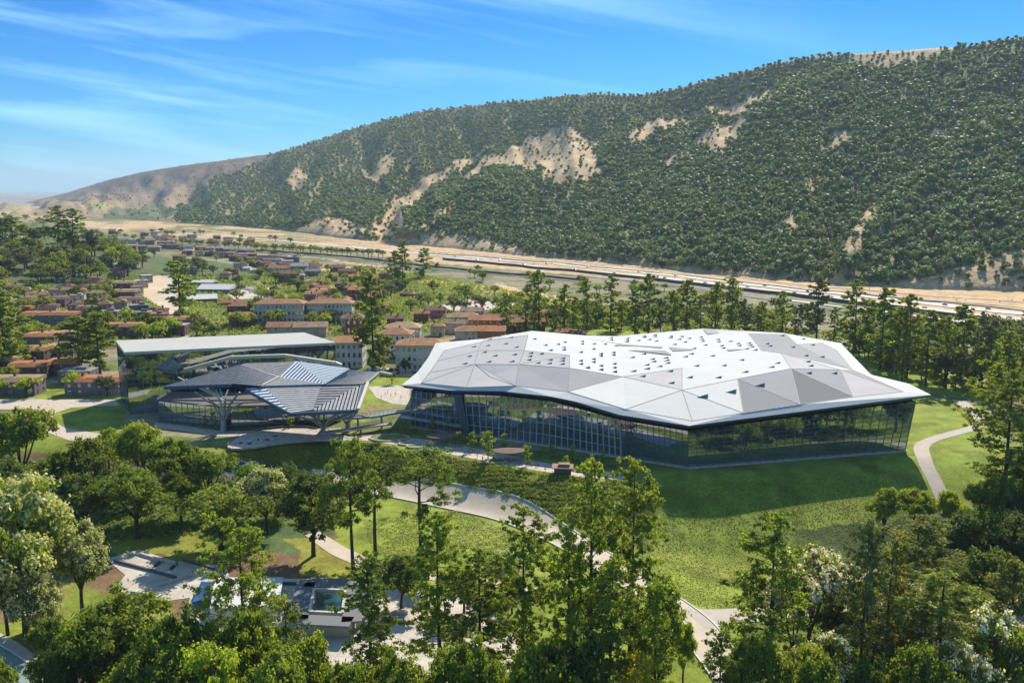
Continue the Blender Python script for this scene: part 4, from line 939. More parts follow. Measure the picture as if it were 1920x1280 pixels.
proto('slim_dark', 71, L_pine, gen_slim, Wd=13, rcl=1.1, irregular=.5); proto('slim_dark', 72, L_olive, gen_slim, Wd=13, rcl=1.15, lo=.1)
proto('slim_open', 75, L_slim, gen_slim, Wd=16, nl=70, lo=.22, rcl=1.05, irregular=.45, top=.3, droop=.05)
for s in range(3): proto('umbrella', 80 + s, (L_oak, L_dark, L_oak)[s], gen_umb)
proto('yellow_round', 90, L_yel, gen_broad, ncl=150, npc=90)
# lighter copies for the middle distance: fewer, bigger leaf clumps
for s in range(4): proto('mid_pine', 100 + s, (L_pine, L_slim, L_oak, L_slim)[s], gen_slim, nl=52, npc=36, ls=.8, rcl=1.35, Wd=(12, 12, 14, 15)[s], lo=(.22, .28, .12, .06)[s], irregular=.5, top=(.35, .3, .5, .6)[s])
proto('mid_pine_green', 110, L_oak, gen_slim, nl=56, npc=40, ls=.85, rcl=1.4, Wd=14, lo=.08); proto('mid_pine_green', 111, L_slim, gen_slim, nl=50, npc=40, ls=.85, rcl=1.4, Wd=13, lo=.15, irregular=.5)
for s in range(3): proto('mid_round', 120 + s, (L_oak, L_slim, L_dark)[s], gen_broad, ncl=60, npc=30, ls=1.0, rcl=1.8)
proto('mid_grey', 130, leafmat('grey_green_leaf', (.17, .18, .11), (.09, .105, .06)), gen_broad, ncl=42, npc=36, ls=1.1, rcl=2.0)
proto('mid_round_bright', 133, L_bright, gen_broad, ncl=40, npc=34, ls=1.1, rcl=2.0)
proto('poplar', 140, L_bright, gen_slim, Hh=9., Wd=3.4, nl=16, npc=26, ls=.45, rcl=.6, lo=.15, droop=-.2)
REG = {}
PHR = {'broad': 'spreading green tree', 'broad_bright': 'light green spreading tree', 'broad_dark': 'dense dark green tree', 'broad_cream': 'cream-flowered tree', 'white_blossom': 'white-blossomed tree',
       'slim': 'tall slender tree', 'slim_dark': 'tall dark olive conifer', 'slim_open': 'tall open-branched tree', 'umbrella': 'bare-trunked clump-topped tree', 'yellow_round': 'rounded yellow-green tree',
       'mid_pine': 'tall thin pine', 'mid_pine_green': 'tall full green pine', 'mid_round': 'round leafy tree', 'mid_grey': 'grey-green rounded tree', 'mid_round_bright': 'small bright green tree', 'poplar': 'young narrow tree'}
rT = random.Random(5)
def tree(kind, x, y, hgt, wscale=1.0, zone='', var=None, group=None, z=None):
    ps = TREES[kind]; tm, cm, bm, Hh, lf = ps[(var if var is not None else rT.randrange(len(ps))) % len(ps)]
    z = float(H(x, y)) if z is None else z
    wn_ = 'trackside_tree' if zone.startswith('in the straight') else ('woodland_tree' if 'knoll' in zone else 'round_tree')  # railway-line and knoll trees reuse the same round-crowned models
    t = empty({'umbrella': 'clump_topped_tree', 'mid_pine': 'pine_tree', 'mid_pine_green': 'pine_tree', 'slim_dark': 'pine_tree', 'white_blossom': 'blossom_tree', 'broad_cream': 'blossom_tree', 'mid_round': wn_, 'mid_round_bright': 'garden_tree', 'mid_grey': 'olive_tree', 'poplar': 'young_tree'}.get(kind, 'slender_tree' if kind[:4] == 'slim' else 'spreading_tree'), (x, y, z - .1), rT.random() * 6.28, None, 'tree')
    s = hgt / Hh; t.scale = (s * wscale, s * wscale, s)
    link('trunk', tm, t); link('crown', cm, t)
    if bm: link('blossom', bm, t)
    nm_ = t.name.split('.')[0].replace('_', ' '); t['category'] = {'clump topped tree': 'tall tree'}.get(nm_, nm_)
    REG.setdefault((kind, zone), []).append((x / max(y, 1), t)); t['group'] = group or 'trees ' + zone
    return t
def ptree(kind, px, pyb, pyt, wpx=None, zone='', var=None, group=None):
    """base and top read off the photograph; the base may lie below the frame"""
    g = G(px, pyb); _, _, zt_ = at_depth(px, pyt, g.y); hgt = max(3.0, float(zt_) - g.z)
    d = g.y * cp - (g.z - CZ) * sp; ps = TREES[kind]
    nat = {'slim': 12, 'slim_dark': 13, 'slim_open': 16, 'umbrella': 14, 'mid_pine': 13, 'mid_pine_green': 13.5, 'poplar': 3.4}.get(kind, 16.5) / ps[0][3] * hgt
    ws = 1.0 if not wpx else min(1.9, max(.45, (wpx / FPX * d) / nat))
    return tree(kind, g.x, g.y, hgt, ws, zone, var, group)
Z1 = 'in the lower left wood'; Z2 = 'in the grove below the mirror-clad block'; Z3 = 'before the curved pale drive'; Z4 = 'right of the road junction'; Z5 = 'in the dark wood beside the footpath'
FG = [('broad', 45, 935, 752, 150, Z2), ('broad', 165, 965, 812, 140, Z2), ('broad_bright', 268, 925, 782, 130, Z2, 0), ('broad', 330, 958, 812, 120, Z2), ('broad', 395, 962, 835, 110, Z2), ('broad', 258, 1008, 872, 165, Z2, 1), ('broad_dark', 150, 1010, 880, 120, Z2),
      ('broad', 415, 1030, 905, 180, Z2, 2), ('broad_dark', 588, 1042, 878, 150, Z2), ('broad_cream', 500, 1000, 872, 120, Z2, 1), ('broad', 340, 980, 880, 100, Z2), ('broad_dark', 545, 965, 862, 70, Z2), ('broad', 470, 968, 868, 90, Z2), ('broad_dark', 20, 1010, 850, 130, Z2), ('broad', 95, 985, 858, 120, Z2), ('broad', 205, 880, 800, 70, Z2),
      ('broad_cream', 50, 1190, 875, 230, Z1, 0), ('broad_cream', 155, 1152, 972, 125, Z1, 1), ('broad_cream', 70, 1215, 1070, 125, Z1, 1), ('broad', -30, 1240, 960, 150, Z1), ('broad_dark', 15, 1190, 1000, 120, Z1),
      ('slim_open', 468, 1345, 985, 165, Z1), ('broad', 235, 1350, 1105, 240, Z1), ('broad', 350, 1400, 1135, 170, Z1, 1), ('broad_dark', 150, 1380, 1180, 160, Z1), ('broad', 300, 1440, 1190, 220, Z1), ('broad_bright', 410, 1460, 1190, 190, Z1), ('broad', 540, 1490, 1195, 180, Z1), ('broad_bright', 590, 1440, 1175, 120, Z1), ('slim', 545, 1400, 1120, 100, Z1, 3), ('broad', -10, 1400, 1210, 110, Z1), ('broad', 480, 1390, 1130, 120, Z1), ('broad', 110, 1330, 1150, 110, Z1),
      ('umbrella', 663, 1090, 835, 105, Z3, 0), ('umbrella', 706, 1045, 838, 100, Z3, 1), ('umbrella', 788, 1035, 852, 130, Z3, 2), ('broad_dark', 752, 1140, 1035, 100, Z3), ('broad_dark', 800, 1100, 1020, 55, Z3), ('slim', 700, 1345, 1040, 130, Z3, 3), ('slim', 826, 1300, 965, 125, Z3, 1), ('slim', 902, 1310, 1030, 120, Z3, 0),
      ('slim', 978, 1320, 950, 130, Z3, 2), ('slim', 1105, 1340, 858, 125, Z3, 0), ('slim', 1178, 1310, 862, 120, Z3, 2), ('slim', 1062, 1345, 985, 110, Z3, 1), ('slim', 1140, 1420, 1040, 120, Z3, 3), ('broad_cream', 940, 1110, 1030, 90, Z3, 1), ('broad', 870, 1150, 1065, 90, Z3), ('broad_bright', 1232, 1330, 1075, 140, Z3), ('yellow_round', 1190, 1440, 1205, 110, Z3), ('slim', 1225, 1420, 1090, 100, Z3, 3), ('broad', 760, 1480, 1210, 170, Z3), ('broad', 640, 1490, 1225, 140, Z3), ('broad', 880, 1470, 1190, 160, Z3), ('broad', 1020, 1480, 1180, 170, Z3), ('broad_dark', 1090, 1470, 1150, 150, Z3), ('broad', 960, 1150, 1075, 70, Z3), ('broad_bright', 1280, 1290, 1160, 70, Z3),
      ('slim', 1438, 1345, 962, 150, Z4, 2), ('white_blossom', 1512, 1245, 1010, 160, Z4, 0), ('slim_dark', 1605, 1345, 972, 100, Z4, 0), ('slim_dark', 1708, 1160, 962, 190, Z4, 1), ('white_blossom', 1650, 1230, 1062, 150, Z4, 1), ('slim_dark', 1745, 1345, 1060, 190, Z4, 1), ('slim_dark', 1880, 1330, 1050, 150, Z4, 1), ('white_blossom', 1855, 1390, 1140, 170, Z4, 1), ('white_blossom', 1545, 1360, 1180, 140, Z4, 1), ('broad', 1400, 1400, 1175, 120, Z4), ('broad', 1500, 1430, 1200, 150, Z4), ('broad_dark', 1620, 1430, 1220, 150, Z4), ('broad', 1700, 1430, 1200, 150, Z4), ('broad', 1950, 1430, 1170, 170, Z4), ('broad_dark', 1560, 1200, 1095, 110, Z4), ('broad', 1810, 1200, 1090, 110, Z4), ('slim', 1345, 1440, 1180, 100, Z4, 3), ('slim_dark', 1655, 1300, 1010, 110, Z4, 1),
      ('white_blossom', 1480, 1275, 1040, 90, Z4, 0), ('white_blossom', 1700, 1290, 1090, 130, Z4, 1), ('white_blossom', 1590, 1150, 1055, 80, Z4, 0), ('white_blossom', 1915, 1350, 1110, 110, Z4, 0), ('white_blossom', 1780, 1420, 1190, 130, Z4, 0), ('broad_bright', 1655, 1010, 908, 80, Z5), ('broad', 1712, 1015, 910, 85, Z5), ('broad_bright', 1775, 1010, 915, 80, Z5), ('broad', 1845, 1025, 895, 95, Z5), ('broad_dark', 1800, 1070, 950, 120, Z5), ('broad_dark', 1880, 1090, 950, 130, Z5), ('broad_dark', 1740, 1090, 980, 110, Z5), ('broad_dark', 1925, 1030, 900, 110, Z5), ('broad_dark', 1960, 1110, 960, 150, Z5), ('broad_dark', 1835, 1140, 1020, 120, Z5), ('broad_dark', 1910, 1180, 1040, 130, Z5),
      ('slim_open', 1878, 975, 690, 165, Z5, 0), ('slim', 1925, 985, 790, 110, Z5, 1), ('broad', 1870, 1010, 880, 90, Z5), ('broad', 1960, 1000, 860, 90, Z5), ('broad_dark', 1985, 950, 830, 90, Z5), ('broad', 2060, 1050, 900, 150, Z5), ('broad_dark', 2050, 1200, 980, 170, Z5)]
for f in FG: ptree(*f)
# middle distance: rows of pines behind the hall, woods to the right, town and knoll trees
PN = [(950, 548, 625), (985, 560, 630), (1010, 505, 628), (1042, 560, 625), (1058, 532, 615), (1076, 555, 622), (1100, 522, 625), (1118, 548, 612), (1145, 515, 622), (1165, 560, 620), (1190, 538, 628), (1215, 512, 632), (1238, 560, 630), (1262, 545, 628), (1287, 522, 632), (1312, 552, 636), (1340, 528, 634), (1370, 520, 640), (1395, 560, 640), (1425, 565, 642), (1465, 545, 640), (1495, 570, 650), (1530, 520, 648), (1562, 575, 655), (1600, 523, 662), (1628, 560, 670), (1650, 538, 690), (1680, 580, 700), (1700, 550, 705), (1735, 580, 722), (1770, 590, 725), (1800, 572, 715), (1840, 610, 735), (1885, 620, 745), (1925, 640, 760)]
for px, t_, b_ in PN: ptree('mid_pine' if rT.random() < .72 else 'mid_pine_green', px, b_, t_, None, 'in the tall row behind the white roof')
for px, t_, b_ in [(12, 548, 690), (150, 590, 700), (188, 585, 702), (700, 515, 690), (338, 487, 590), (-20, 600, 720)]: ptree('mid_pine_green', px, b_, t_, (95 if px in (150, 12) else 75), 'standing tall among the town houses')
for px, t_, b_ in [(112, 385, 470), (140, 390, 472), (25, 405, 468), (178, 430, 480), (-30, 400, 470)]: ptree('mid_pine', px, b_, t_, 50, 'on the crest of the wooded knoll')
for px, t_, b_ in [(755, 450, 530), (795, 465, 522), (740, 470, 528)]: ptree('mid_pine_green', px, b_, t_, 34, 'beside the field near the highway', 0)
PLACED = []
def scatter(kinds, poly, n, hr, zone, seed, spacing=1.0, houses=None):
    rd = random.Random(seed); xs = [p[0] for p in poly]; ys = [p[1] for p in poly]; k = 0; tries = 0
    while k < n and tries < n * 40:
        tries += 1
        px, py = rd.uniform(min(xs), max(xs)), rd.uniform(min(ys), max(ys))
        if not inpoly(px, py, poly): continue
        g = G(px, py); d = g.y; rr = spacing * 6.0
        if any((g.x - a) ** 2 + (g.y - b) ** 2 < (rr + c) ** 2 * .5 for a, b, c in PLACED): continue
        kd = rd.choice(kinds); h = rd.uniform(*hr)
        PLACED.append((g.x, g.y, rr)); tree(kd, g.x, g.y, h, rd.uniform(.85, 1.2), zone); k += 1
# ------------------------------------------------------------------ town
WALLM = {'white': mat('white_render', (.60, .57, .51), .85, var=.12, vscale=.2, randhue=.1), 'brown': mat('brown_brick', (.15, .105, .095), .9, var=.3, vscale=.3, randhue=.2), 'cream': mat('cream_render', (.50, .42, .31), .85, var=.15, vscale=.2, randhue=.15),
         'red': mat('red_brick', (.27, .09, .055), .9, var=.3, vscale=.3, randhue=.15), 'mauve': mat('mauve_render', (.21, .17, .19), .9, var=.25, vscale=.3, randhue=.25), 'pink': mat('pink_render', (.33, .17, .14), .9, var=.2, vscale=.3, randhue=.15), 'orange': mat('orange_render', (.42, .16, .06), .9, var=.2, vscale=.3)}
def tilemat(name, col):
    m = mat(name, col, .85, var=.3, vscale=.5, randhue=.18, col2=tuple(c * .6 for c in col)); t = m.node_tree
    c = t.nodes.new('ShaderNodeTexCoord'); w = t.nodes.new('ShaderNodeTexWave'); w.inputs['Scale'].default_value = 1.1; w.bands_direction = 'Y'
    t.links.new(c.outputs['Object'], w.inputs[0]); b = t.nodes.new('ShaderNodeBump'); b.inputs['Strength'].default_value = .4; b.inputs['Distance'].default_value = .2
    t.links.new(w.outputs[1], b.inputs['Height']); t.links.new(b.outputs[0], t.nodes['Principled BSDF'].inputs['Normal']); return m
ROOFC = {'terra': tilemat('terracotta_tile', (.42, .20, .09)), 'orange': tilemat('orange_tile', (.50, .20, .075)), 'rust': tilemat('rust_tile', (.24, .12, .08)), 'tan': tilemat('tan_tile', (.40, .26, .14)), 'grey': mat('grey_roof', (.28, .27, .27), .8, var=.2, vscale=.3, randhue=.2), 'pale': mat('pale_roof', (.55, .53, .50), .7, var=.1, vscale=.2)}
wm = MB(); wm.box((0, 0, 0), (1, .10, 1)); WIN = wm.me('window', [M_winglass])
fm = MB()
for x, z, w, h in ((-.56, 0, .12, 1.24), (.56, 0, .12, 1.24), (0, .56, 1, .12), (0, -.56, 1, .12)): fm.box((x, -.02, z), (w, .14, h))
FRM = fm.me('frame', [WALLM['cream']])
HREG = {}
rH = random.Random(11)
ROOFADJ = {'terra': 'terracotta', 'orange': 'orange', 'rust': 'rusty red', 'tan': 'tan', 'grey': 'grey', 'pale': 'pale'}
WALLADJ = {'white': 'white-walled', 'brown': 'brown brick', 'cream': 'cream-walled', 'red': 'red brick', 'mauve': 'mauve-walled', 'pink': 'pink-walled', 'orange': 'orange-walled'}
def house(px, py, wpx, style, wall='cream', roof='terra', yaw=None, st=None, zone='', dep=None, label=None):
    g = G(px, py); d = g.y * cp - (g.z - CZ) * sp
    w = wpx / FPX * d; st = st or (3 if style == 'villa' else 2); sh = 4.9 if style == 'villa' else 3.5
    h = st * sh; dp = dep or min(w * .6, 11) if style != 'villa' else (dep or 15)
    yaw = rH.uniform(-.3, .3) if yaw is None else yaw
    nm = {'villa': 'apartment_building', 'terrace': 'terrace_house', 'cottage': 'house', 'flat': 'flat_roofed_building', 'shed': 'hall_building'}[style]
    o = empty(nm, (g.x, g.y + dp / 2, g.z - .6), yaw, label, 'building' if style in ('villa', 'flat', 'shed') else 'house', 'buildings ' + zone)
    if not label: HREG.setdefault((WALLADJ[wall], ROOFADJ[roof], {'villa': 'apartment block', 'terrace': 'terrace house', 'cottage': 'house', 'flat': 'flat-roofed building', 'shed': 'hall'}[style], zone), []).append((px, o))
    h += .6; far = wpx < 24
    mb = MB(); W_, D_ = w / 2, dp / 2
    mb.prism([(-W_, -D_), (W_, -D_), (W_, D_), (-W_, D_)], 0, h)
    if far:
        k = max(2, int(w / 3.5))
        for s in range(st):
            for i in range(k): mb.box((-W_ + w * (i + .5) / k, -D_, .6 + s * sh + sh * .55), (1.3, .12, 1.4), 1)
    wl = mb.obj('wall', [WALLM[wall], M_winglass], o)
    mb = MB(); e_ = .7
    if style in ('villa', 'cottage', 'shed'):
        rh = {'villa': 3.0, 'cottage': min(w, dp) * .28, 'shed': dp * .16}[style]; a, b = W_ + e_, D_ + e_
        hip = style == 'villa' or (style == 'cottage' and rH.random() < .5); rx = (a - b * .9) if hip and a > b else (a if not hip else a * .15)
        if style == 'cottage' and not hip: rx = a
        V = [(-a, -b, h), (a, -b, h), (a, b, h), (-a, b, h), (-rx, 0, h + rh), (rx, 0, h + rh), (-a, -b, h - .25), (a, -b, h - .25), (a, b, h - .25), (-a, b, h - .25)]
        mb.add(V, [(0, 1, 5, 4), (1, 2, 5), (2, 3, 4, 5), (3, 0, 4), (6, 7, 1, 0), (7, 8, 2, 1), (8, 9, 3, 2), (9, 6, 0, 3), (9, 8, 7, 6)])
    elif style == 'terrace':
        a, b = W_ + .4, D_ + .5
        V = [(-a, -b, h - .4), (a, -b, h - .4), (a, -b + dp * .32, h + 1.5), (-a, -b + dp * .32, h + 1.5), (-a, b, h + 1.5), (a, b, h + 1.5), (-a, b, h - .4), (a, b, h - .4)]
        mb.add(V, [(0, 1, 2, 3), (3, 2, 5, 4), (0, 3, 4, 6), (1, 7, 5, 2), (6, 4, 5, 7), (0, 6, 7, 1)])
    else:
        mb.prism([(-W_ - .2, -D_ - .2), (W_ + .2, -D_ - .2), (W_ + .2, D_ + .2), (-W_ - .2, D_ + .2)], h, h + .5)
    rf = mb.obj('roof', ROOFC[roof], o)
    if style in ('cottage', 'villa', 'terrace') and wpx > 20:
        mb = MB(); cx = rH.uniform(-.5, .5) * w * .6; mb.box((cx, dp * .1, h + 2.0), (1.0, 1.0, 3.0)); mb.box((cx, dp * .1, h + 3.6), (1.3, 1.3, .3)); mb.obj('chimney', WALLM['brown'], rf)
    if style == 'flat' and wpx > 20:
        mb = MB(); mb.box((w * .15, 0, h + 1.2), (w * .3, dp * .35, 1.6)); mb.obj('roof_housing', WALLM[wall], rf)
    if not far:
        k = max(2, int(w / (2.9 if style == 'villa' else 4.2))); ks = max(1, int(dp / 4.2))
        for s in range(st):
            z = .6 + s * sh + sh * .52; hh = (2.6 if s == st - 2 else 2.0) if style == 'villa' else 1.6
            for i in range(k):
                if style != 'villa' and rH.random() < .15: continue
                x = -W_ + w * (i + .5) / k; q = link('window', WIN, o, (x, -D_ - .03, z)); q.scale = (1.25, 1, hh)
                if wpx > 60: link('frame', FRM, q)
            for i in range(ks):
                sd_ = 1 if px < 960 else -1
                q = link('window', WIN, o, (sd_ * (W_ + .03), -D_ + dp * (i + .5) / ks, z)); q.scale = (1.25, 1, hh); q.rotation_euler = (0, 0, R(90))
        mb = MB(); mb.box((0, 0, 0), (1.2, .14, 2.3)); q = mb.obj('door', M_wood, o, loc=(w * .08 + rH.uniform(-.2, .2) * w * .5, -D_ - .05, 1.75))
    PLACED.append((g.x, g.y + dp / 2, max(w, dp) * .5))
    return o
ZA, ZB, ZC, ZD, ZE, ZF = 'on the left hillside terraces', 'in the town behind the canopy', 'in the dense rows near the railway', 'beside the white roof', 'in the far streets below the hill', 'by the curved town road'
house(523, 606, 92, 'villa', 'white', 'terra', .04, 3, ZB, label='wide pale three-storey block with terracotta hip roof, left one of the matching pair')
house(618, 605, 84, 'villa', 'white', 'terra', .02, 3, ZB, label='pale three-storey block with terracotta roof and lean-to, right one of the matching pair')
house(650, 690, 60, 'villa', 'white', 'terra', .0, 3, ZB, label='pale terracotta-roofed block partly hidden by the mirror-clad building')
house(790, 696, 94, 'villa', 'white', 'terra', -.05, 3, ZD, label='largest pale terracotta-roofed block, touching the left edge of the white roof')
house(742, 672, 60, 'villa', 'white', 'terra', -.05, 3, ZD, label='pale block behind and left of the largest terracotta-roofed one')
house(755, 642, 64, 'villa', 'cream', 'tan', .0, 2, ZD, label='low cream block with dormered tan roof above the pale blocks')
house(665, 655, 34, 'villa', 'red', 'rust', .1, 4, ZB, 10, label='narrow red brick tower block with rust roof behind the tall pine')
house(660, 622, 42, 'villa', 'cream', 'rust', .1, 2, ZB, 12)
house(535, 632, 70, 'cottage', 'cream', 'terra', 0, 2, ZB); house(580, 632, 60, 'cottage', 'cream', 'tan', .1, 2, ZB)
house(450, 612, 46, 'cottage', 'red', 'orange', .4, 2, ZB); house(452, 590, 52, 'cottage', 'brown', 'terra', .05, 2, ZB)
for px, py, w, wl, rf, st in [(868, 612, 60, 'cream', 'tan', 2), (910, 618, 60, 'orange', 'orange', 2), (945, 616, 50, 'orange', 'rust', 2), (985, 622, 70, 'brown', 'orange', 2), (1012, 612, 30, 'red', 'orange', 3), (880, 640, 54, 'cream', 'terra', 2), (920, 640, 54, 'orange', 'orange', 2), (855, 625, 40, 'cream', 'tan', 2), (740, 615, 30, 'red', 'rust', 2), (790, 605, 28, 'red', 'orange', 2), (815, 598, 36, 'pink', 'rust', 2), (885, 600, 40, 'cream', 'tan', 2), (925, 598, 50, 'cream', 'tan', 1), (960, 604, 36, 'orange', 'orange', 2), (820, 630, 26, 'cream', 'terra', 2)]:
    house(px, py, w, 'cottage', wl, rf, rH.uniform(-.25, .25), st, ZD)
house(1060, 632, 36, 'cottage', 'red', 'orange', 0, 1, 'behind the top edge of the white roof'); house(1085, 634, 26, 'cottage', 'red', 'rust', 0, 1, 'behind the top edge of the white roof')
# left hillside terraces
for px, py, w, stl, wl, rf, yw in [(20, 742, 92, 'terrace', 'mauve', 'tan', 0), (178, 742, 112, 'terrace', 'mauve', 'orange', .02), (140, 722, 60, 'flat', 'mauve', 'grey', .02), (48, 712, 66, 'terrace', 'brown', 'orange', .03), (115, 705, 52, 'terrace', 'brown', 'orange', .02), (50, 680, 66, 'terrace', 'brown', 'terra', 0), (105, 672, 62, 'flat', 'brown', 'tan', .05), (74, 652, 56, 'terrace', 'mauve', 'orange', .02), (118, 648, 44, 'terrace', 'mauve', 'tan', .02), (88, 610, 102, 'terrace', 'mauve', 'orange', 0), (228, 632, 66, 'terrace', 'brown', 'terra', 0),
                                   (42, 578, 34, 'terrace', 'brown', 'tan', 0), (78, 582, 34, 'flat', 'brown', 'tan', .1), (45, 560, 30, 'flat', 'cream', 'tan', 0), (100, 578, 40, 'terrace', 'brown', 'rust', .1), (110, 560, 34, 'cottage', 'brown', 'tan', .2), (185, 588, 40, 'cottage', 'mauve', 'rust', .2), (200, 603, 38, 'flat', 'mauve', 'grey', .1), (175, 565, 30, 'cottage', 'brown', 'tan', 0), (232, 562, 44, 'terrace', 'mauve', 'tan', 0), (240, 578, 40, 'terrace', 'pink', 'rust', .1), (258, 590, 34, 'flat', 'mauve', 'grey', .3), (262, 604, 36, 'flat', 'brown', 'grey', .3), (230, 545, 36, 'terrace', 'brown', 'tan', .1), (262, 540, 22, 'flat', 'cream', 'pale', .8), (272, 530, 20, 'flat', 'cream', 'pale', .8), (255, 552, 20, 'flat', 'cream', 'tan', .7),
                                   (295, 620, 44, 'terrace', 'mauve', 'rust', 0), (335, 618, 50, 'terrace', 'brown', 'terra', .05), (322, 630, 50, 'flat', 'brown', 'grey', 0), (362, 612, 34, 'cottage', 'pink', 'terra', .1), (225, 508, 26, 'cottage', 'cream', 'pale', .3), (245, 500, 24, 'flat', 'cream', 'pale', 0), (222, 520, 22, 'cottage', 'pink', 'rust', .2), (12, 700, 40, 'terrace', 'brown', 'tan', 0), (8, 590, 30, 'terrace', 'brown', 'tan', 0), (140, 590, 26, 'cottage', 'mauve', 'rust', .2), (150, 622, 20, 'flat', 'cream', 'pale', .2), (70, 565, 26, 'flat', 'cream', 'pale', 0)]:
    house(px, py, w, stl, wl, rf, yw, 2, ZA)
house(52, 458, 22, 'shed', 'cream', 'pale', .3, 2, 'on the wooded knoll', label='pale-roofed building half hidden among trees on the wooded knoll'); house(8, 458, 20, 'shed', 'white', 'pale', -.2, 2, 'on the wooded knoll', label='second pale roof on the wooded knoll, at the photo edge')
house(402, 549, 62, 'shed', 'mauve', 'pale', -.08, 1, ZF, 24, label='long blue-grey hall with white roof beside the curved town road'); house(380, 536, 40, 'shed', 'mauve', 'pale', -.1, 1, ZF, 14, label='white-roofed annex behind the long blue-grey hall'); house(372, 568, 52, 'shed', 'mauve', 'pale', .35, 1, ZF, 20, label='gabled hall with weathered white roof near the dirt yard')
house(430, 575, 34, 'cottage', 'pink', 'orange', .2, 1, ZF)
# dense rows near the railway
rr = random.Random(3)
for row, (x0, x1, y0, y1, n) in enumerate([(345, 480, 470, 478, 7), (340, 560, 478, 492, 11), (430, 545, 490, 500, 7), (470, 560, 500, 508, 5), (200, 330, 455, 462, 7), (190, 300, 466, 472, 5), (300, 430, 466, 472, 7)]):
    for i in range(n):
        f = (i + .5 + rr.uniform(-.2, .2)) / n
        house(x0 + (x1 - x0) * f, y0 + (y1 - y0) * f + rr.uniform(-1, 1), rr.uniform(15, 23), rr.choice(['terrace', 'cottage', 'flat', 'cottage']), rr.choice(['mauve', 'mauve', 'brown', 'pink', 'cream']), rr.choice(['grey', 'rust', 'rust', 'grey', 'tan']), rr.uniform(-.2, .2), 2, ZC if row != 4 else ZE)
for px, py, w, wl, rf, st in [(522, 520, 36, 'white', 'terra', 3), (540, 532, 34, 'pink', 'rust', 3), (560, 510, 30, 'mauve', 'grey', 2), (585, 520, 26, 'mauve', 'grey', 2), (575, 548, 36, 'brown', 'rust', 2), (605, 555, 40, 'brown', 'terra', 2), (632, 512, 26, 'brown', 'rust', 2), (650, 520, 30, 'pink', 'rust', 2), (665, 530, 24, 'red', 'orange', 2), (690, 515, 26, 'pink', 'rust', 2), (668, 565, 28, 'red', 'orange', 3), (640, 545, 24, 'brown', 'rust', 2), (745, 545, 28, 'mauve', 'rust', 2), (765, 558, 28, 'red', 'rust', 1), (590, 505, 24, 'cream', 'terra', 2), (620, 530, 22, 'pink', 'terra', 2), (700, 535, 20, 'brown', 'rust', 2), (720, 525, 20, 'pink', 'rust', 2), (612, 575, 26, 'brown', 'terra', 2), (655, 588, 22, 'cream', 'tan', 1), (700, 590, 22, 'pink', 'rust', 2), (555, 572, 20, 'cream', 'tan', 1), (490, 570, 24, 'pink', 'tan', 1), (1030, 600, 22, 'red', 'rust', 1), (560, 528, 20, 'mauve', 'grey', 2), (505, 508, 20, 'mauve', 'rust', 2), (478, 512, 18, 'white', 'pale', 1), (462, 508, 16, 'white', 'pale', 1), (1840, 700, 30, 'cream', 'orange', 1), (1880, 715, 26, 'cream', 'tan', 1)]:
    house(px, py, w, 'cottage', wl, rf, rH.uniform(-.35, .35), st, ZF if px < 1000 else 'deep in the wood to the right')
ri = random.Random(17)
for zone_, poly, n_, rng_, sty in [('in the lanes above the left terraces', [(0, 545), (60, 548), (330, 600), (330, 640), (240, 600), (130, 600), (0, 620)], 16, (24, 36), ['terrace', 'flat', 'cottage']),
                                   ('on the slope under the knoll', [(130, 500), (220, 480), (240, 535), (180, 560), (60, 555)], 9, (20, 28), ['cottage', 'flat', 'terrace']),
                                   ('between the town road and the pale blocks', [(560, 535), (720, 530), (740, 600), (640, 590), (560, 580)], 12, (20, 32), ['cottage', 'cottage', 'terrace']),
                                   ('in the farthest streets', [(200, 436), (330, 440), (480, 452), (480, 462), (200, 455)], 22, (11, 17), ['cottage', 'terrace']),
                                   ('round the dark trees of the old quarter', [(330, 490), (480, 505), (450, 530), (345, 515)], 7, (18, 26), ['cottage', 'flat'])]:
    k = 0; tr = 0
    while k < n_ and tr < 600:
        tr += 1; a, b = ri.uniform(min(q[0] for q in poly), max(q[0] for q in poly)), ri.uniform(min(q[1] for q in poly), max(q[1] for q in poly))
        if not inpoly(a, b, poly): continue
        g = G(a, b); wp = ri.uniform(*rng_); wm_ = wp / FPX * g.y
        if any((g.x - x) ** 2 + (g.y + 5 - y) ** 2 < ((r + wm_ * .5) * .95) ** 2 for x, y, r in PLACED): continue
        house(a, b, wp, ri.choice(sty), ri.choice(['cream', 'mauve', 'brown', 'pink', 'cream', 'white']), ri.choice(['terra', 'orange', 'tan', 'rust']), ri.uniform(-.3, .3), 2, zone_); k += 1
# ------------------------------------------------------------------ trees between the houses, on the knoll and in the woods
for p in [(340, 600), (345, 545), (300, 560)]:
    g = G(*p); PLACED.append((g.x, g.y, 14))
scatter(['mid_round', 'mid_round', 'mid_round', 'mid_grey'], [(-60, 410), (60, 402), (200, 445), (260, 500), (230, 530), (150, 545), (-60, 550)], 105, (16, 23), 'on the wooded knoll', 1, .7)
scatter(['mid_round', 'mid_round_bright', 'mid_round'], [(-60, 545), (210, 545), (250, 600), (330, 600), (420, 610), (430, 640), (210, 650), (90, 700), (-60, 740)], 95, (9, 15), 'between the hillside terraces', 2, .5)
scatter(['mid_round', 'mid_grey'], [(195, 470), (480, 500), (500, 530), (330, 520), (210, 500)], 18, (10, 16), 'around the dirt yard', 3, .9)
scatter(['mid_round', 'mid_round', 'mid_round_bright'], [(440, 520), (620, 505), (700, 520), (700, 620), (440, 620)], 75, (8, 14), 'among the red-roofed houses', 4, .48)
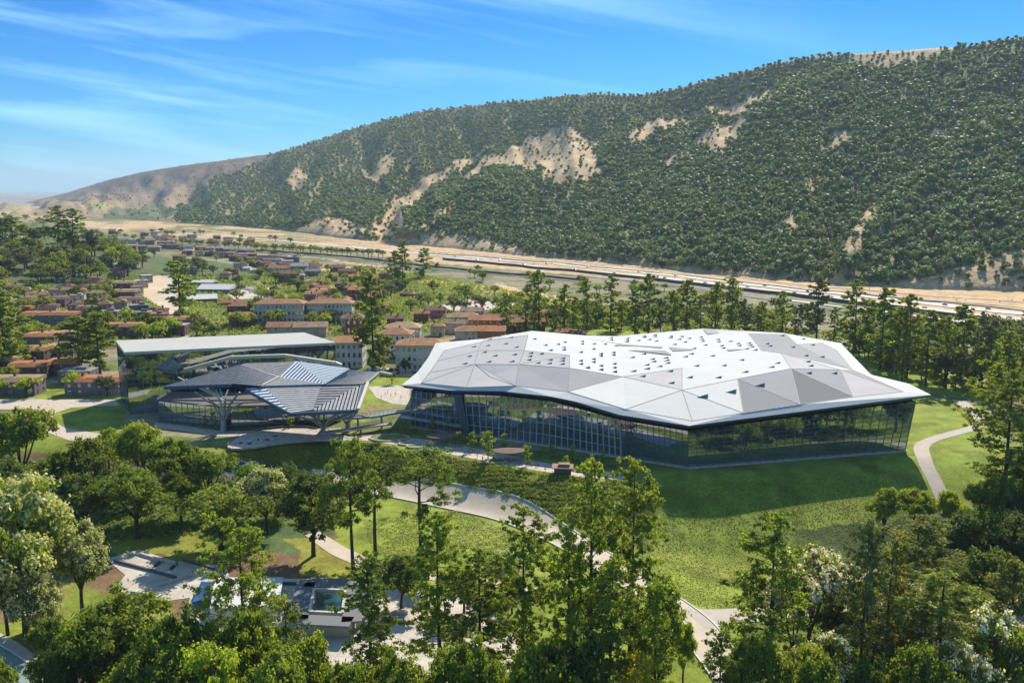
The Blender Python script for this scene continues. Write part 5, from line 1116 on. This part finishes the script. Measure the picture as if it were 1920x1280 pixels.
scatter(['mid_round', 'mid_round', 'mid_grey'], [(680, 530), (850, 540), (1000, 560), (1040, 590), (830, 600), (690, 605)], 34, (9, 15), 'round the car park behind the town', 5, .75)
scatter(['mid_round'], [(800, 500), (1040, 525), (1400, 560), (1400, 572), (1000, 545), (800, 520)], 34, (8, 12), 'in the belt along the frontage road', 6, .7)
scatter(['mid_round'], [(700, 610), (740, 640), (720, 700), (640, 640)], 8, (7, 12), 'around the pale blocks', 7, .55)
scatter(['mid_round', 'mid_grey'], [(190, 432), (330, 436), (560, 450), (560, 470), (330, 455), (200, 478)], 34, (10, 15), 'in the far town below the hill', 14, .8)
scatter(['mid_round_bright', 'mid_grey'], [(280, 455), (560, 470), (560, 505), (480, 500), (330, 485)], 26, (8, 12), 'between the dense rows', 15, .5)
for i, px in enumerate(np.linspace(330, 720, 40)):
    g = G(px, 458 + (px - 330) * .0625 + 2); tree('mid_round', g.x + rT.uniform(-3, 3), g.y, rT.uniform(12, 15), 1.0, 'in the straight line beside the railway')
scatter(['mid_round', 'mid_grey', 'mid_pine_green', 'mid_round_bright'], [(930, 600), (1300, 605), (1700, 660), (1750, 700), (1650, 690), (1560, 638), (1300, 612), (930, 616)], 64, (12, 19), 'filling in under the tall pines', 8, .45)
scatter(['mid_round', 'mid_grey', 'mid_pine_green', 'mid_pine'], [(1620, 640), (1960, 640), (2060, 780), (1900, 790), (1850, 745), (1700, 725), (1620, 690)], 72, (14, 24), 'in the wood right of the white roof', 9, .5)
scatter(['mid_round', 'mid_grey'], [(1200, 560), (1900, 625), (1930, 660), (1640, 640), (1200, 605)], 40, (9, 15), 'between the pines and the highway', 10, .7)
for px, py, h in [(50, 745, 11), (140, 738, 12), (202, 742, 11), (-5, 745, 11)]: g = G(px, py); tree('mid_round_bright' if px != 202 else 'mid_grey', g.x, g.y, h, 1.2, 'on the lawn strip by the loop road')
for px, py, h in [(735, 720, 7), (760, 700, 8), (700, 700, 8), (745, 690, 9), (720, 690, 7)]: g = G(px, py); tree('mid_round', g.x, g.y, h, 1, 'between the canopy and the hall')
# ------------------------------------------------------------------ oaks on the hillside
def oak_arrays(seed, nleaf=150, size=2.2):
    rng = np.random.default_rng(seed); C = []
    for i in range(9):
        a = rng.random() * 6.28; r = 3.3 * rng.random() ** .5
        C.append((math.cos(a) * r, math.sin(a) * r, 3.0 + rng.random() * 4.2 - r * .3))
    C = np.array(C); v, f = leaves(C, 2.0, nleaf // 9, size, rng, sq=.85, up=.4, noise=.22)
    return v, f
OAKS = [oak_arrays(200 + i, 190, 2.2) for i in range(6)]
OAKF = [oak_arrays(230 + i, 72, 3.4) for i in range(6)]
OAKN = [oak_arrays(300 + i, 420, 1.35) for i in range(5)]
def hill_points():
    rd = np.random.default_rng(7); n = 320000
    px = rd.uniform(-40, 2150, n); s = rd.random(n)
    # more candidates where the slope stands taller
    yb, yr = itp(BASE, px), itp(RIDGE, px); keep = rd.random(n) < np.clip((yb - yr) / 420., .25, 1)
    px, s, yb, yr = px[keep], s[keep], yb[keep], yr[keep]; py = yb + (yr - yb) * s
    b = bare(px, py); lowb = sstep(.0, .07, s) < rd.random(len(s)) * .8
    sparse = (px < 700) & (fbm(px / 30, py / 12, 3, 61) > .62)
    thin = (fbm(px / 24, py / 12, 3, 66) > .6) | ((np.abs(fbm((px + py * 1.3) / 34, (py - px * .2) / 120, 3, 69) - .5) < .012) & (px > 620)) | ((px > 520) & (px < 640) & (s > .93) & (rd.random(len(px)) < .7))
    ok = ~(b & (rd.random(len(px)) < np.where(px < 560, .95, .955))) & ~lowb & ~(sparse & (rd.random(len(px)) < .8)) & ~(thin & (rd.random(len(px)) < .7)) & (px > 150)
    px, s, py = px[ok], s[ok], py[ok]
    X, Y, Z = hill_point(px, s)
    grid = {}; out = []
    for i in range(len(px)):
        dm = 9.6 / Y[i] * FPX; k = (int(X[i] // 19), int(Y[i] // 19)); bad = False
        sp_ = 9.4 * min(1.3, max(1., Y[i] / 2300))
        for a in (-1, 0, 1):
            for c in (-1, 0, 1):
                for j in grid.get((k[0] + a, k[1] + c), ()):
                    if (X[j] - X[i]) ** 2 + (Y[j] - Y[i]) ** 2 < sp_ ** 2: bad = True; break
                if bad: break
            if bad: break
        if bad: continue
        grid.setdefault(k, []).append(i); out.append(i)
    return X[out], Y[out], Z[out], px[out], py[out]
hx, hy, hz_, hpx, hpy = hill_points()
rng = np.random.default_rng(4)
sc = rng.uniform(1.1, 1.85, len(hx)); sc *= np.where(rng.random(len(hx)) < .2, .55, 1) * np.interp(hy, [1000, 1600, 2600, 4000], [1.12, 1.04, .92, .98])
sc *= np.where((itp(BASE, hpx) - hpy) / (itp(BASE, hpx) - itp(RIDGE, hpx)) > .93, .78, 1) * np.where(bare(hpx, hpy), .6, 1)
inview = (hpx > 0) & (hpx < 1920)
big = np.argsort(-(sc / hy) * inview)[:300]
bigm = np.zeros(len(hx), bool); bigm[big] = True
V = []; F = []; o = 0
rest = np.where(~bigm)[0]
for vi in range(12):
    far_ = hy[rest] > 1650; sel_ = rest[far_ if vi >= 6 else ~far_]
    idx = sel_[sel_ % 6 == vi % 6]; v, f = (OAKF if vi >= 6 else OAKS)[vi % 6]
    a = rng.random(len(idx)) * 6.28; ca, sa = np.cos(a), np.sin(a)
    P = np.empty((len(idx), len(v), 3), np.float32); s_ = sc[idx][:, None]
    P[:, :, 0] = (v[:, 0] * ca[:, None] - v[:, 1] * sa[:, None]) * s_ + hx[idx][:, None]
    P[:, :, 1] = (v[:, 0] * sa[:, None] + v[:, 1] * ca[:, None]) * s_ + hy[idx][:, None]
    P[:, :, 2] = v[:, 2] * s_ + hz_[idx][:, None] - 1
    V.append(P.reshape(-1, 3)); F.append((f[None] + (np.arange(len(idx)) * len(v))[:, None, None]).reshape(-1, 4) + o); o += len(idx) * len(v)
me = mesh('hillside_oaks', np.concatenate(V), np.concatenate(F), [leafmat('hill_oak_leaf_far', (.175, .245, .09), (.105, .16, .06), trans=.35, scale=.02, rnd=.05)])
print('hill oaks', len(hx), 'faces', len(me.polygons))
tag(link('hillside_oak_wood', me), 'dark green oak wood covering the upper and far slopes of the long hill', 'woodland', kind='stuff')
OM = []
for i, (v, f) in enumerate(OAKN):
    mb = MB(); mb.tube([(0, 0, -1.5), (.1, 0, 1.6), (.4, .2, 3.4)], [.5, .36, .25], 6); mb.tube([(.1, 0, 1.6), (-1.2, .6, 3.6)], [.25, .12], 5); mb.tube([(.1, 0, 1.8), (.6, -1.2, 3.8)], [.22, .1], 5)
    OM.append((mb.me('trunk', [M_bark]), mesh('crown', v, f, [L_hill])))
for i in big:
    t = empty('hillside_oak', (hx[i], hy[i], hz_[i] - .5), rng.random() * 6.28, None, 'tree', 'oaks on the lower hillside'); t.scale = (sc[i],) * 3
    a, b = OM[i % 5]; link('trunk', a, t); link('crown', b, t)
    REG.setdefault(('oak', 'row%d' % int(np.clip((itp(BASE, hpx[i]) - hpy[i]) // 16, 0, 11))), []).append((hpx[i], t))
# ------------------------------------------------------------------ low planting on the slope and lawns
def shrub_field(name, poly, n, size, m, label, cat, rows=None, h=.5, seed=1, avoid=()):
    rng = np.random.default_rng(seed); P = np.array([tuple(G(*p))[:2] for p in poly]); lo, hi = P.min(0), P.max(0)
    x = rng.uniform(lo[0], hi[0], n * 3); y = rng.uniform(lo[1], hi[1], n * 3)
    k = inpoly(x, y, [tuple(p) for p in P]); x, y = x[k][:n], y[k][:n]
    if rows:
        ang, sp_ = rows; c_, s_ = math.cos(ang), math.sin(ang); r = -x * s_ + y * c_; q = x * c_ + y * s_
        r = np.round(r / sp_) * sp_ + (vnoise(q / 5, r / 3, 9) - .5) * sp_ * .8 + rng.normal(size=len(r)) * sp_ * .2
        x, y = q * c_ - r * s_, q * s_ + r * c_
    keep = fbm(x / 4, y / 4, 3, seed + 5) > .3; x, y = x[keep], y[keep]
    for av in avoid:
        q = ~inpoly(x, y, [tuple(G(*p))[:2] for p in av]); x, y = x[q], y[q]
    z = H(x, y); C = np.column_stack([x, y, z + h * .45])
    v, f = leaves(C, h * .8, 7, size, rng, sq=.7, up=1.6 if h < .3 else .6, noise=.3 if h < .3 else .6)
    return tag(link(name, mesh(name, v, f, [m])), label, cat, kind='stuff')
L_cover = leafmat('cover_leaf', (.22, .26, .04), (.17, .21, .032), trans=.3, scale=.15)
shrub_field('slope_shrubbery', [(560, 826), (690, 833), (850, 860), (1000, 888), (1190, 908), (1235, 935), (1215, 990), (1120, 1000), (1050, 965), (960, 926), (850, 902), (740, 890), (600, 878), (440, 864), (430, 850), (500, 842)], 52000, .5, L_cover, 'rows of low green shrubs planted on the slope below the terrace', 'shrubbery', rows=(-.28, 2.1), h=.85)
shrub_field('rough_grass', [(1200, 930), (1290, 905), (1500, 895), (1710, 880), (1760, 950), (1640, 1010), (1560, 1130), (1420, 1145), (1320, 1142), (1270, 1120), (1190, 1040)], 16000, .3, L_cover, 'tufts of long grass on the bright lawn in front of the hall', 'grass', h=.13, seed=3)
shrub_field('rough_grass', [(680, 975), (860, 955), (960, 1000), (960, 1040), (860, 1060), (700, 1040)], 7000, .3, L_cover, 'tufts of grass on the lawn inside the curve of the pale drive', 'grass', h=.13, seed=4)
shrub_field('undergrowth', [(1500, 1100), (1700, 1010), (2050, 960), (2100, 1500), (1400, 1500)], 8000, .8, L_oak, 'dark undergrowth beneath the trees at the lower right', 'undergrowth', h=1.3, seed=6)
shrub_field('undergrowth', [(-150, 870), (240, 850), (420, 890), (560, 900), (600, 980), (430, 1000), (200, 1010), (-150, 1100)], 8000, .7, L_oak, 'dark undergrowth beneath the grove on the left', 'undergrowth', h=1.1, seed=7)
# scrub dots over the town ground
shrub_field('town_scrub', [(-60, 560), (200, 520), (700, 500), (1040, 560), (1700, 640), (1560, 640), (1000, 612), (640, 630), (240, 640), (-60, 740)], 20000, 1.5, L_oak, 'garden bushes and scrub filling the gaps between houses and trees', 'scrub', h=2.5, seed=8, avoid=[[(262, 548), (268, 532), (288, 518), (318, 514), (345, 520), (330, 548), (345, 600), (355, 640), (335, 640), (318, 590), (296, 575)], [(415, 548), (430, 532), (480, 538), (560, 575), (560, 592), (470, 566), (440, 566)], [(830, 572), (880, 562), (960, 568), (1030, 580), (1010, 592), (900, 588), (830, 582)]])
shrub_field('field_scrub', [(60, 408), (400, 432), (640, 460), (900, 486), (1300, 525), (1700, 560), (1920, 572), (1920, 560), (1300, 512), (860, 470), (640, 448), (300, 418)], 2200, 1.2, L_olive, 'scattered dry scrub on the tan ground at the foot of the hill', 'scrub', h=1.2, seed=9)
shrub_field('undergrowth', [(-200, 412), (60, 408), (200, 445), (265, 500), (235, 535), (150, 548), (-200, 560)], 9000, 1.6, L_dark, 'dark thicket between the trees of the wooded knoll', 'undergrowth', h=3.0, seed=12)
# hedge lines of cut stone at the foot of the hill
# ------------------------------------------------------------------ things on the terrace
def pergola(px, py, w, d, rz, label):
    g = G(px, py); o = empty('pergola', (g.x, g.y, g.z), rz, label, 'pergola')
    mb = MB(); n = 16; P = []
    for i in range(n):
        a = 2 * math.pi * i / n; P.append((math.cos(a) * w / 2 * (1 if abs(math.cos(a)) > .9 else .95), math.sin(a) * d / 2))
    f0 = lambda p: 3.2 + .9 * p[0] / w + 1.0 * (1 - abs(p[1]) / d)
    c = (0, 0, 4.4); V = [(p[0], p[1], f0(p)) for p in P] + [c] + [(p[0], p[1], f0(p) - .25) for p in P] + [(0, 0, 4.1)]
    F = [(i, (i + 1) % n, n) for i in range(n)] + [(n + 1 + (i + 1) % n, n + 1 + i, 2 * n + 1) for i in range(n)] + [(n + 1 + i, n + 1 + (i + 1) % n, (i + 1) % n, i) for i in range(n)]
    mb.add(V, F); mb.obj('roof', M_wood, o)
    for x, y in ((-.3, -.25), (.3, -.25), (-.3, .25), (.3, .25)):
        mb = MB(); mb.tube([(x * w, y * d, -.1), (x * w, y * d, 3.4 + .8 * x)], [.14, .12], 6); mb.obj('post', M_steel, o)
    for k in range(3):
        mb = MB(); mb.box((-w * .2 + k * w * .2, 0, .75), (1.6, .8, .08)); mb.box((-w * .2 + k * w * .2, 0, .37), (.2, .2, .74)); mb.obj('table', M_white, o)
pergola(830, 833, 14, 8, -.15, 'leaf-shaped brown shade roof on the terrace, further from the camera')
pergola(958, 862, 14, 8, -.15, 'leaf-shaped brown shade roof on the terrace, nearer the middle')
g = G(1055, 888); o = empty('kiosk', g, -.1, 'small brown timber kiosk at the right end of the terrace', 'kiosk')
mb = MB(); mb.prism([(-3, -2), (3, -2), (3, 2), (-3, 2)], 0, 2.6); mb.obj('wall', M_wood, o); mb = MB(); mb.prism([(-3.8, -2.8), (3.8, -2.8), (3.8, 2.8), (-3.8, 2.8)], 2.6, 2.9); mb.prism([(-1.5, -1.2), (2.5, -1.2), (2.5, 1.2), (-1.5, 1.2)], 2.9, 3.9); mb.obj('roof', mat('kiosk_roof', (.22, .14, .10), .8), o); mb = MB(); mb.box((0, -2.05, 1.5), (3.6, .12, 1.1)); mb.obj('hatch', M_dark, o)
for px, pb, h in [(811, 815, 6), (841, 814, 5.5), (862, 838, 5.5), (885, 845, 6.5), (915, 862, 9.5), (945, 848, 6.5), (988, 872, 6.5), (1073, 866, 5.5), (1061, 880, 4.5), (767, 815, 5), (751, 816, 4), (790, 822, 4), (1110, 880, 5), (1035, 858, 4.5), (545, 806, 5), (420, 806, 6), (385, 803, 5), (405, 806, 4), (600, 800, 5), (1130, 872, 5)]:
    g = G(px, pb); tree('poplar', g.x, g.y, h * 1.15, 1.2, 'along the terrace' if px > 700 else 'beneath the folded canopy')
shrub_field('terrace_planting', [(690, 812), (760, 812), (830, 822), (920, 838), (1040, 862), (1160, 880), (1150, 872), (1000, 845), (880, 826), (780, 808)], 1500, .5, L_cover, 'low shrubs in beds between the terrace and the glass wall', 'shrubbery', h=.9, seed=15)
# planters and round bed
def ringbed(px, py, r, label):
    g = G(px, py); o = empty('round_planter', g, 0, label, 'planter'); mb = MB(); n = 28
    P = [(math.cos(2 * math.pi * i / n) * r, math.sin(2 * math.pi * i / n) * r * .62) for i in range(n)]
    for i in range(n): a, b = P[i], P[(i + 1) % n]; mb.bar((a[0], a[1], .3), (b[0], b[1], .3), .6, .7)
    mb.obj('rim', M_pave, o); mb = MB(); mb.prism([(p[0] * .95, p[1] * .95) for p in P], .1, .4); mb.obj('lawn', bpy.data.materials['bright_groundcover'], o)
ringbed(730, 822, 8, 'round stone-rimmed planter with bright groundcover at the left end of the terrace')
ringbed(764, 833, 3.4, 'small oval planter beside the large round one on the terrace')
ringbed(778, 838, 3.2, 'small oval planter in front of the first shade roof')
ringbed(928, 866, 4.2, 'low green planter left of the nearer shade roof')
# people
SK = mat('skin', (.42, .26, .19), .6)
CL = [mat('cloth_' + n, c, .9) for n, c in (('navy', (.04, .05, .10)), ('white', (.6, .6, .6)), ('red', (.35, .06, .05)), ('khaki', (.28, .23, .15)), ('teal', (.07, .2, .22)), ('black', (.03, .03, .035)))]
CN = ['navy', 'white', 'red', 'khaki', 'teal', 'black']
def person(px, py, top, leg, rz, stride, label, z=None):
    me = bpy.data.meshes.new('person'); s = stride
    V = [(0, 0, .95), (0, 0, 1.2), (0, 0, 1.42), (0, 0, 1.53), (0, .01, 1.66), (0, .01, 1.74), (.19, 0, 1.42), (.25, .08 * s, 1.15), (.25, .22 * s + .05, .92), (-.19, 0, 1.42), (-.25, -.08 * s, 1.15), (-.25, -.18 * s + .05, .92), (.09, 0, .88), (.10, -.16 * s, .48), (.10, -.28 * s, .08), (-.09, 0, .88), (-.10, .18 * s, .48), (-.10, .26 * s, .08), (.10, -.28 * s + .16, .04), (-.10, .26 * s + .16, .04)]
    E = [(0, 1), (1, 2), (2, 3), (3, 4), (4, 5), (2, 6), (6, 7), (7, 8), (2, 9), (9, 10), (10, 11), (0, 12), (12, 13), (13, 14), (0, 15), (15, 16), (16, 17), (14, 18), (17, 19)]
    me.from_pydata(V, E, []); o = bpy.data.objects.new('person', me); COL.objects.link(o)
    sm = o.modifiers.new('skin', 'SKIN'); rad = [.15, .14, .15, .055, .10, .085, .07, .05, .035, .07, .05, .035, .09, .065, .045, .09, .065, .045, .035, .035]
    for i, r in enumerate(rad): me.skin_vertices[0].data[i].radius = (r, r * .85)
    me.skin_vertices[0].data[0].use_root = True
    o.modifiers.new('sub', 'SUBSURF').levels = 1
    dg = bpy.context.evaluated_depsgraph_get(); ev = bpy.data.meshes.new_from_object(o.evaluated_get(dg)); o.modifiers.clear(); o.data = ev
    for m in (SK, CL[top], CL[leg]): ev.materials.append(m)
    ev.polygons.foreach_set('material_index', [2 if p.center.z < .95 else (0 if p.center.z > 1.5 or (abs(p.center.x) > .2 and p.center.z < 1.1) else 1) for p in ev.polygons])
    hb = MB(); hb.add([(-.1, -.1, 1.68), (.1, -.1, 1.68), (.1, .07, 1.7), (-.1, .07, 1.7), (-.08, -.08, 1.84), (.08, -.08, 1.84), (.08, .08, 1.82), (-.08, .08, 1.82)], [(4, 5, 6, 7), (0, 1, 5, 4), (1, 2, 6, 5), (2, 3, 7, 6), (3, 0, 4, 7), (3, 2, 1, 0)]); hb.obj('hair', CL[5] if top != 5 else M_wood, o)
    g = G(px, py) if z is None else at(px, py, z); o.location = (g.x, g.y, g.z + (.1 if z is None else 0)); o.rotation_euler = (0, 0, rz); tag(o, label, 'person', 'people strolling outside the buildings')
PP = [(744, 831, 'by the round planter'), (748, 831, 'by the round planter'), (838, 848, 'below the first shade roof'), (848, 850, 'below the first shade roof'), (870, 853, 'between the shade roofs'), (1005, 877, 'right of the nearer shade roof'), (1009, 876, 'right of the nearer shade roof'), (1022, 885, 'on the open terrace near the kiosk'), (1036, 893, 'in front of the kiosk'), (1047, 880, 'behind the kiosk corner'), (722, 741, 'on the plaza behind the footbridge'), (727, 738, 'on the plaza behind the footbridge'), (733, 745, 'on the plaza behind the footbridge'), (741, 742, 'on the plaza behind the footbridge'), (752, 748, 'on the plaza behind the footbridge'), (715, 748, 'on the plaza behind the footbridge'), (895, 858, 'beside the tall terrace tree'), (905, 864, 'beside the tall terrace tree')]
rp = random.Random(9)
for i, (a, b, w) in enumerate(PP):
    t = rp.randrange(6); l = rp.choice((0, 3, 5)); k = sum(1 for q in PP[:i] if q[2] == w)
    person(a, b, t, l, rp.random() * 6.28, rp.choice((.3, 1.0, 1.2)), '%s person in %s top and %s trousers %s' % (ORD(k), CN[t], CN[l], w))
# parked cars
def car_protos():
    out = []
    for nm, c in (('white', (.6, .6, .6)), ('silver', (.35, .36, .38)), ('dark blue', (.04, .06, .14)), ('black', (.03, .03, .03))):
        pm = mat('car_paint', c, .25, spec=.6); b = MB()
        prof = [(-2.2, .35), (-2.25, .75), (-1.9, .95), (-1.3, 1.0), (-.8, 1.42), (.7, 1.45), (1.4, 1.0), (2.1, .88), (2.25, .6), (2.2, .35)]
        n = len(prof); V = []
        for s in (-1, 1):
            for x, z in prof: V.append((x, s * (.86 if z < 1.1 else .68), z))
        F = [tuple(range(n - 1, -1, -1)), tuple(range(n, 2 * n))] + [(i, (i + 1) % n, n + (i + 1) % n, n + i) for i in range(n)]
        b.add(V, F); gl = MB()
        gl.add([(-1.22, -.8, 1.06), (1.28, -.8, 1.06), (.68, -.72, 1.38), (-.78, -.72, 1.38), (-1.22, .8, 1.06), (1.28, .8, 1.06), (.68, .72, 1.38), (-.78, .72, 1.38)], [(0, 1, 2, 3), (7, 6, 5, 4), (1, 5, 6, 2), (4, 0, 3, 7)])
        w = MB(); w.tube([(0, -.11, 0), (0, .11, 0)], [.33, .33], 12); hl = MB(); hl.box((0, 0, 0), (.1, .3, .14))
        out.append((nm, b.me('body', [pm]), gl.me('window_band', [M_winglass]), w.me('wheel', [CL[5]]), hl.me('headlight', [M_white])))
    return out
CP = car_protos(); CREG = {}
def car(px, py, rz, k, zone):
    nm, b, gl, w, hl = CP[k]; g = G(px, py); o = empty('parked_car', (g.x, g.y, g.z + .16), rz, None, 'car', 'parked cars ' + zone)
    link('body', b, o); link('window_band', gl, o)
    for x, y in ((-1.35, -.8), (1.35, -.8), (-1.35, .8), (1.35, .8)): link('wheel', w, o, (x, y, .33))
    for y in (-.55, .55): link('headlight', hl, o, (2.2, y, .68))
    CREG.setdefault((nm, zone), []).append((px, o))
for a in [(455, 872, .2, 2), (465, 874, .2, 0), (475, 872, .25, 1), (490, 876, .2, 2), (440, 876, .2, 3)]: car(*a, 'under the lookout platform')
for i in range(16): car(838 + i * 11, 568 + abs(i - 3) * .9 + (i % 2) * 6, 1.3 + (i % 2) * .1, (0, 0, 1, 3, 0, 2, 1, 0)[i % 8], 'in the car park behind the town')
for i in range(10): car(694 + (i % 5) * 13, 695 + (i // 5) * 6, 1.5, (0, 1, 0, 2, 3)[i % 5], 'in the small lot behind the canopy')
for a in [(470, 549, 1.2, 0), (458, 532, 1.2, 0), (488, 560, .9, 1), (512, 538, .8, 0), (320, 560, .4, 0), (334, 575, 1, 1), (152, 560, 1.4, 0), (160, 590, 1.3, 0), (545, 585, .5, 3)]: car(*a, 'on the town streets')
hwr = random.Random(8)
for i in range(26):
    f = i / 25; px = 860 + f * 1040 + hwr.uniform(-12, 12); lane = i % 2
    py = float(np.interp(px, [830, 1000, 1200, 1400, 1640, 1920], [483, 500, 518, 540, 568, 601] if lane else [479, 493, 511, 533, 558, 589])) + hwr.uniform(-.6, .6)
    g1, g2 = G(px, py), G(px + 20, py + float(np.interp(px, [830, 1920], [1.6, 2.4])))
    car(px, py, math.atan2(g2.y - g1.y, g2.x - g1.x) + (math.pi if lane else 0), hwr.randrange(4), 'on the highway')
for o_ in [o for (nm, z), L_ in CREG.items() if z == 'on the highway' for _, o in L_]: o_['group'] = 'cars driving on the highway'; o_.location.z += .45
# ------------------------------------------------------------------ things in the lower-left plaza
def G0(px, py): return G(px, py)
def block_at(name, poly, h, m, label, cat, extra=None, off=0.0):
    P = [G(*p) for p in poly]; O = P[0].copy(); O.z = min(p.z for p in P); o = empty(name, O, 0, label, cat)
    mb = MB(); mb.prism([(p.x - O.x, p.y - O.y) for p in P], -1, h); mb.obj('wall', m, o)
    return o, [p - O for p in P]
o, P = block_at('courtyard_building', [(560, 1190), (660, 1194), (668, 1125), (575, 1122)], 4.2, mat('cream_wall', (.42, .38, .30), .8), 'low building with grey frame roof round a cream courtyard and teal pool', 'building')
mb = MB(); c = sum(P, Vector()) / 4
for i in range(4):
    a, b = P[i], P[(i + 1) % 4]; mb.bar((a.x, a.y, 4.5), (b.x, b.y, 4.5), 5.0, .6)
mb.obj('roof', mat('dark_grey_roof', (.13, .135, .145), .7), o)
mb = MB(); I = [c + (p - c) * .5 for p in P]; mb.prism([(p.x, p.y) for p in I], 4.25, 4.55); mb.obj('pool', M_water, o)
mb = MB(); I = [c + (p - c) * .62 for p in P]
for i in range(4): a, b = I[i], I[(i + 1) % 4]; mb.bar((a.x, a.y, 4.7), (b.x, b.y, 4.7), .7, .9)
mb.obj('parapet', M_cream, o)
o, P = block_at('white_flat_building', [(395, 1165), (520, 1160), (530, 1105), (405, 1105)], 3.4, WALLM['white'], 'white flat-topped building glimpsed through the tall open-branched tree', 'building')
mb = MB(); mb.prism([(p.x * 1.02, p.y * 1.02) for p in P], 3.4, 3.8); mb.obj('roof', M_white, o)
o, P = block_at('blue_glass_canopy', [(362, 1148), (384, 1142), (400, 1108), (378, 1106)], 3.0, mat('cobalt_panel', (.03, .09, .22), .2, spec=.6), 'small deep blue glass-topped shelter on the pale plaza', 'shelter')
rw = random.Random(2)
for i, (a, b) in enumerate([((215, 1053), (330, 1085)), ((262, 1040), (330, 1062)), ((345, 1052), (425, 1075)), ((300, 1100), (360, 1080)), ((420, 1093), (560, 1097)), ((560, 1100), (650, 1106)), ((570, 1086), (655, 1092)), ((245, 1112), (285, 1118)), ((290, 1063), (300, 1056)), ((320, 1069), (332, 1058))]):
    p, q = G(*a), G(*b); mb = MB(); o = p.copy(); mb.bar((0, 0, .4), q - o + Vector((0, 0, .4)), .6, 1.0); w = mb.obj('low_wall', M_dark if i in (8, 9) else (M_stone if i % 2 else M_asphalt), loc=o)
    tag(w, '%s low wall from the left crossing the pale plaza' % ORD(i), 'wall')
for i in range(5):
    p = [(430, 1090), (585, 1090), (590, 1096), (700, 1190), (740, 1150)][i]; g = G(*p); mb = MB(); mb.box((0, 0, .45), (7, 1.1, .7), 0, .05); w = mb.obj('stone_bench', M_stone, loc=g); tag(w, '%s long pale stone bench from the left on the lower plaza' % ORD(i), 'bench')
# highway retaining wall and light poles
def wallline(name, pts, h, th, m, label, cat):
    P = [G(*p) for p in pts]; O = P[0].copy(); mb = MB()
    c = catmull([tuple(p) for p in P], 6)
    for a, b in zip(c, c[1:]): a = Vector((a[0], a[1], float(H(a[0], a[1])))) - O; b = Vector((b[0], b[1], float(H(b[0], b[1])))) - O; mb.bar(a + Vector((0, 0, h / 2)), b + Vector((0, 0, h / 2)), th, h)
    return tag(mb.obj(name, m, loc=O), label, cat)
wallline('sound_wall', [(2100, 640), (1920, 612), (1640, 575), (1400, 546), (1200, 523), (1000, 504), (830, 487)], 3.2, .6, mat('dark_wall', (.09, .085, .09), .9), 'long dark sound wall on the town side of the highway', 'wall')
wallline('guard_rail', [(2100, 612), (1920, 583.5), (1640, 555), (1400, 531), (1200, 509), (1000, 491), (800, 475)], 1.1, .4, M_steel, 'grey guard rail on the hill side of the highway', 'rail')
wallline('railway_fence', [(1100, 527), (820, 502), (660, 483), (520, 472), (420, 467), (330, 459)], 2.2, .4, mat('dark_rust', (.11, .07, .06), .9), 'long dark fence along the railway line behind the town', 'fence')
# ------------------------------------------------------------------ labels that single each thing out
ROWN = ['lowest row above the dirt track', 'second row up the hillside', 'third row up the hillside', 'fourth row up the hillside', 'fifth row up the hillside', 'sixth row up the hillside', 'seventh row up the hillside', 'eighth row up the hillside', 'ninth row up', 'tenth row up', 'eleventh row up', 'twelfth row up']
for (kind, zone), L_ in REG.items():
    L_.sort(key=lambda t: t[0])
    for i, (_, o) in enumerate(L_):
        if kind == 'oak': o['label'] = 'round green oak, %s from the left in the %s' % (ORD(i), ROWN[int(zone[3:])])
        elif len(L_) == 1: o['label'] = '%s %s' % (PHR[kind], zone)
        else: o['label'] = '%s %s from the left %s' % (ORD(i), PHR[kind], zone)
for (wl, rf, st, zone), L_ in HREG.items():
    L_.sort(key=lambda t: t[0])
    for i, (_, o) in enumerate(L_):
        o['label'] = ('%s %s with %s roof %s' % (wl, st, rf, zone)) if len(L_) == 1 else '%s %s-roofed %s %s from the left %s' % (ORD(i), rf.replace('rusty red', 'rusty'), wl, st, zone)
for (nm, zone), L_ in CREG.items():
    L_.sort(key=lambda t: t[0])
    for i, (_, o) in enumerate(L_): o['label'] = ('%s car parked %s' % (nm, zone)) if len(L_) == 1 else '%s %s car from the left %s' % (ORD(i), nm, zone)

# ------------------------------------------------------------------ the air
hm = bpy.data.materials.new('air'); hm.use_nodes = True; t = hm.node_tree; t.nodes.remove(t.nodes['Principled BSDF'])
pv = t.nodes.new('ShaderNodeVolumePrincipled'); pv.inputs['Color'].default_value = (.62, .78, 1, 1); pv.inputs['Density'].default_value = 4.2e-5; pv.inputs['Anisotropy'].default_value = .2
t.links.new(pv.outputs[0], t.nodes['Material Output'].inputs['Volume'])
b = MB(); b.box((0, 15500, 296), (110000, 33000, 640)); hz = b.obj('haze', hm); tag(hz, kind='stuff')
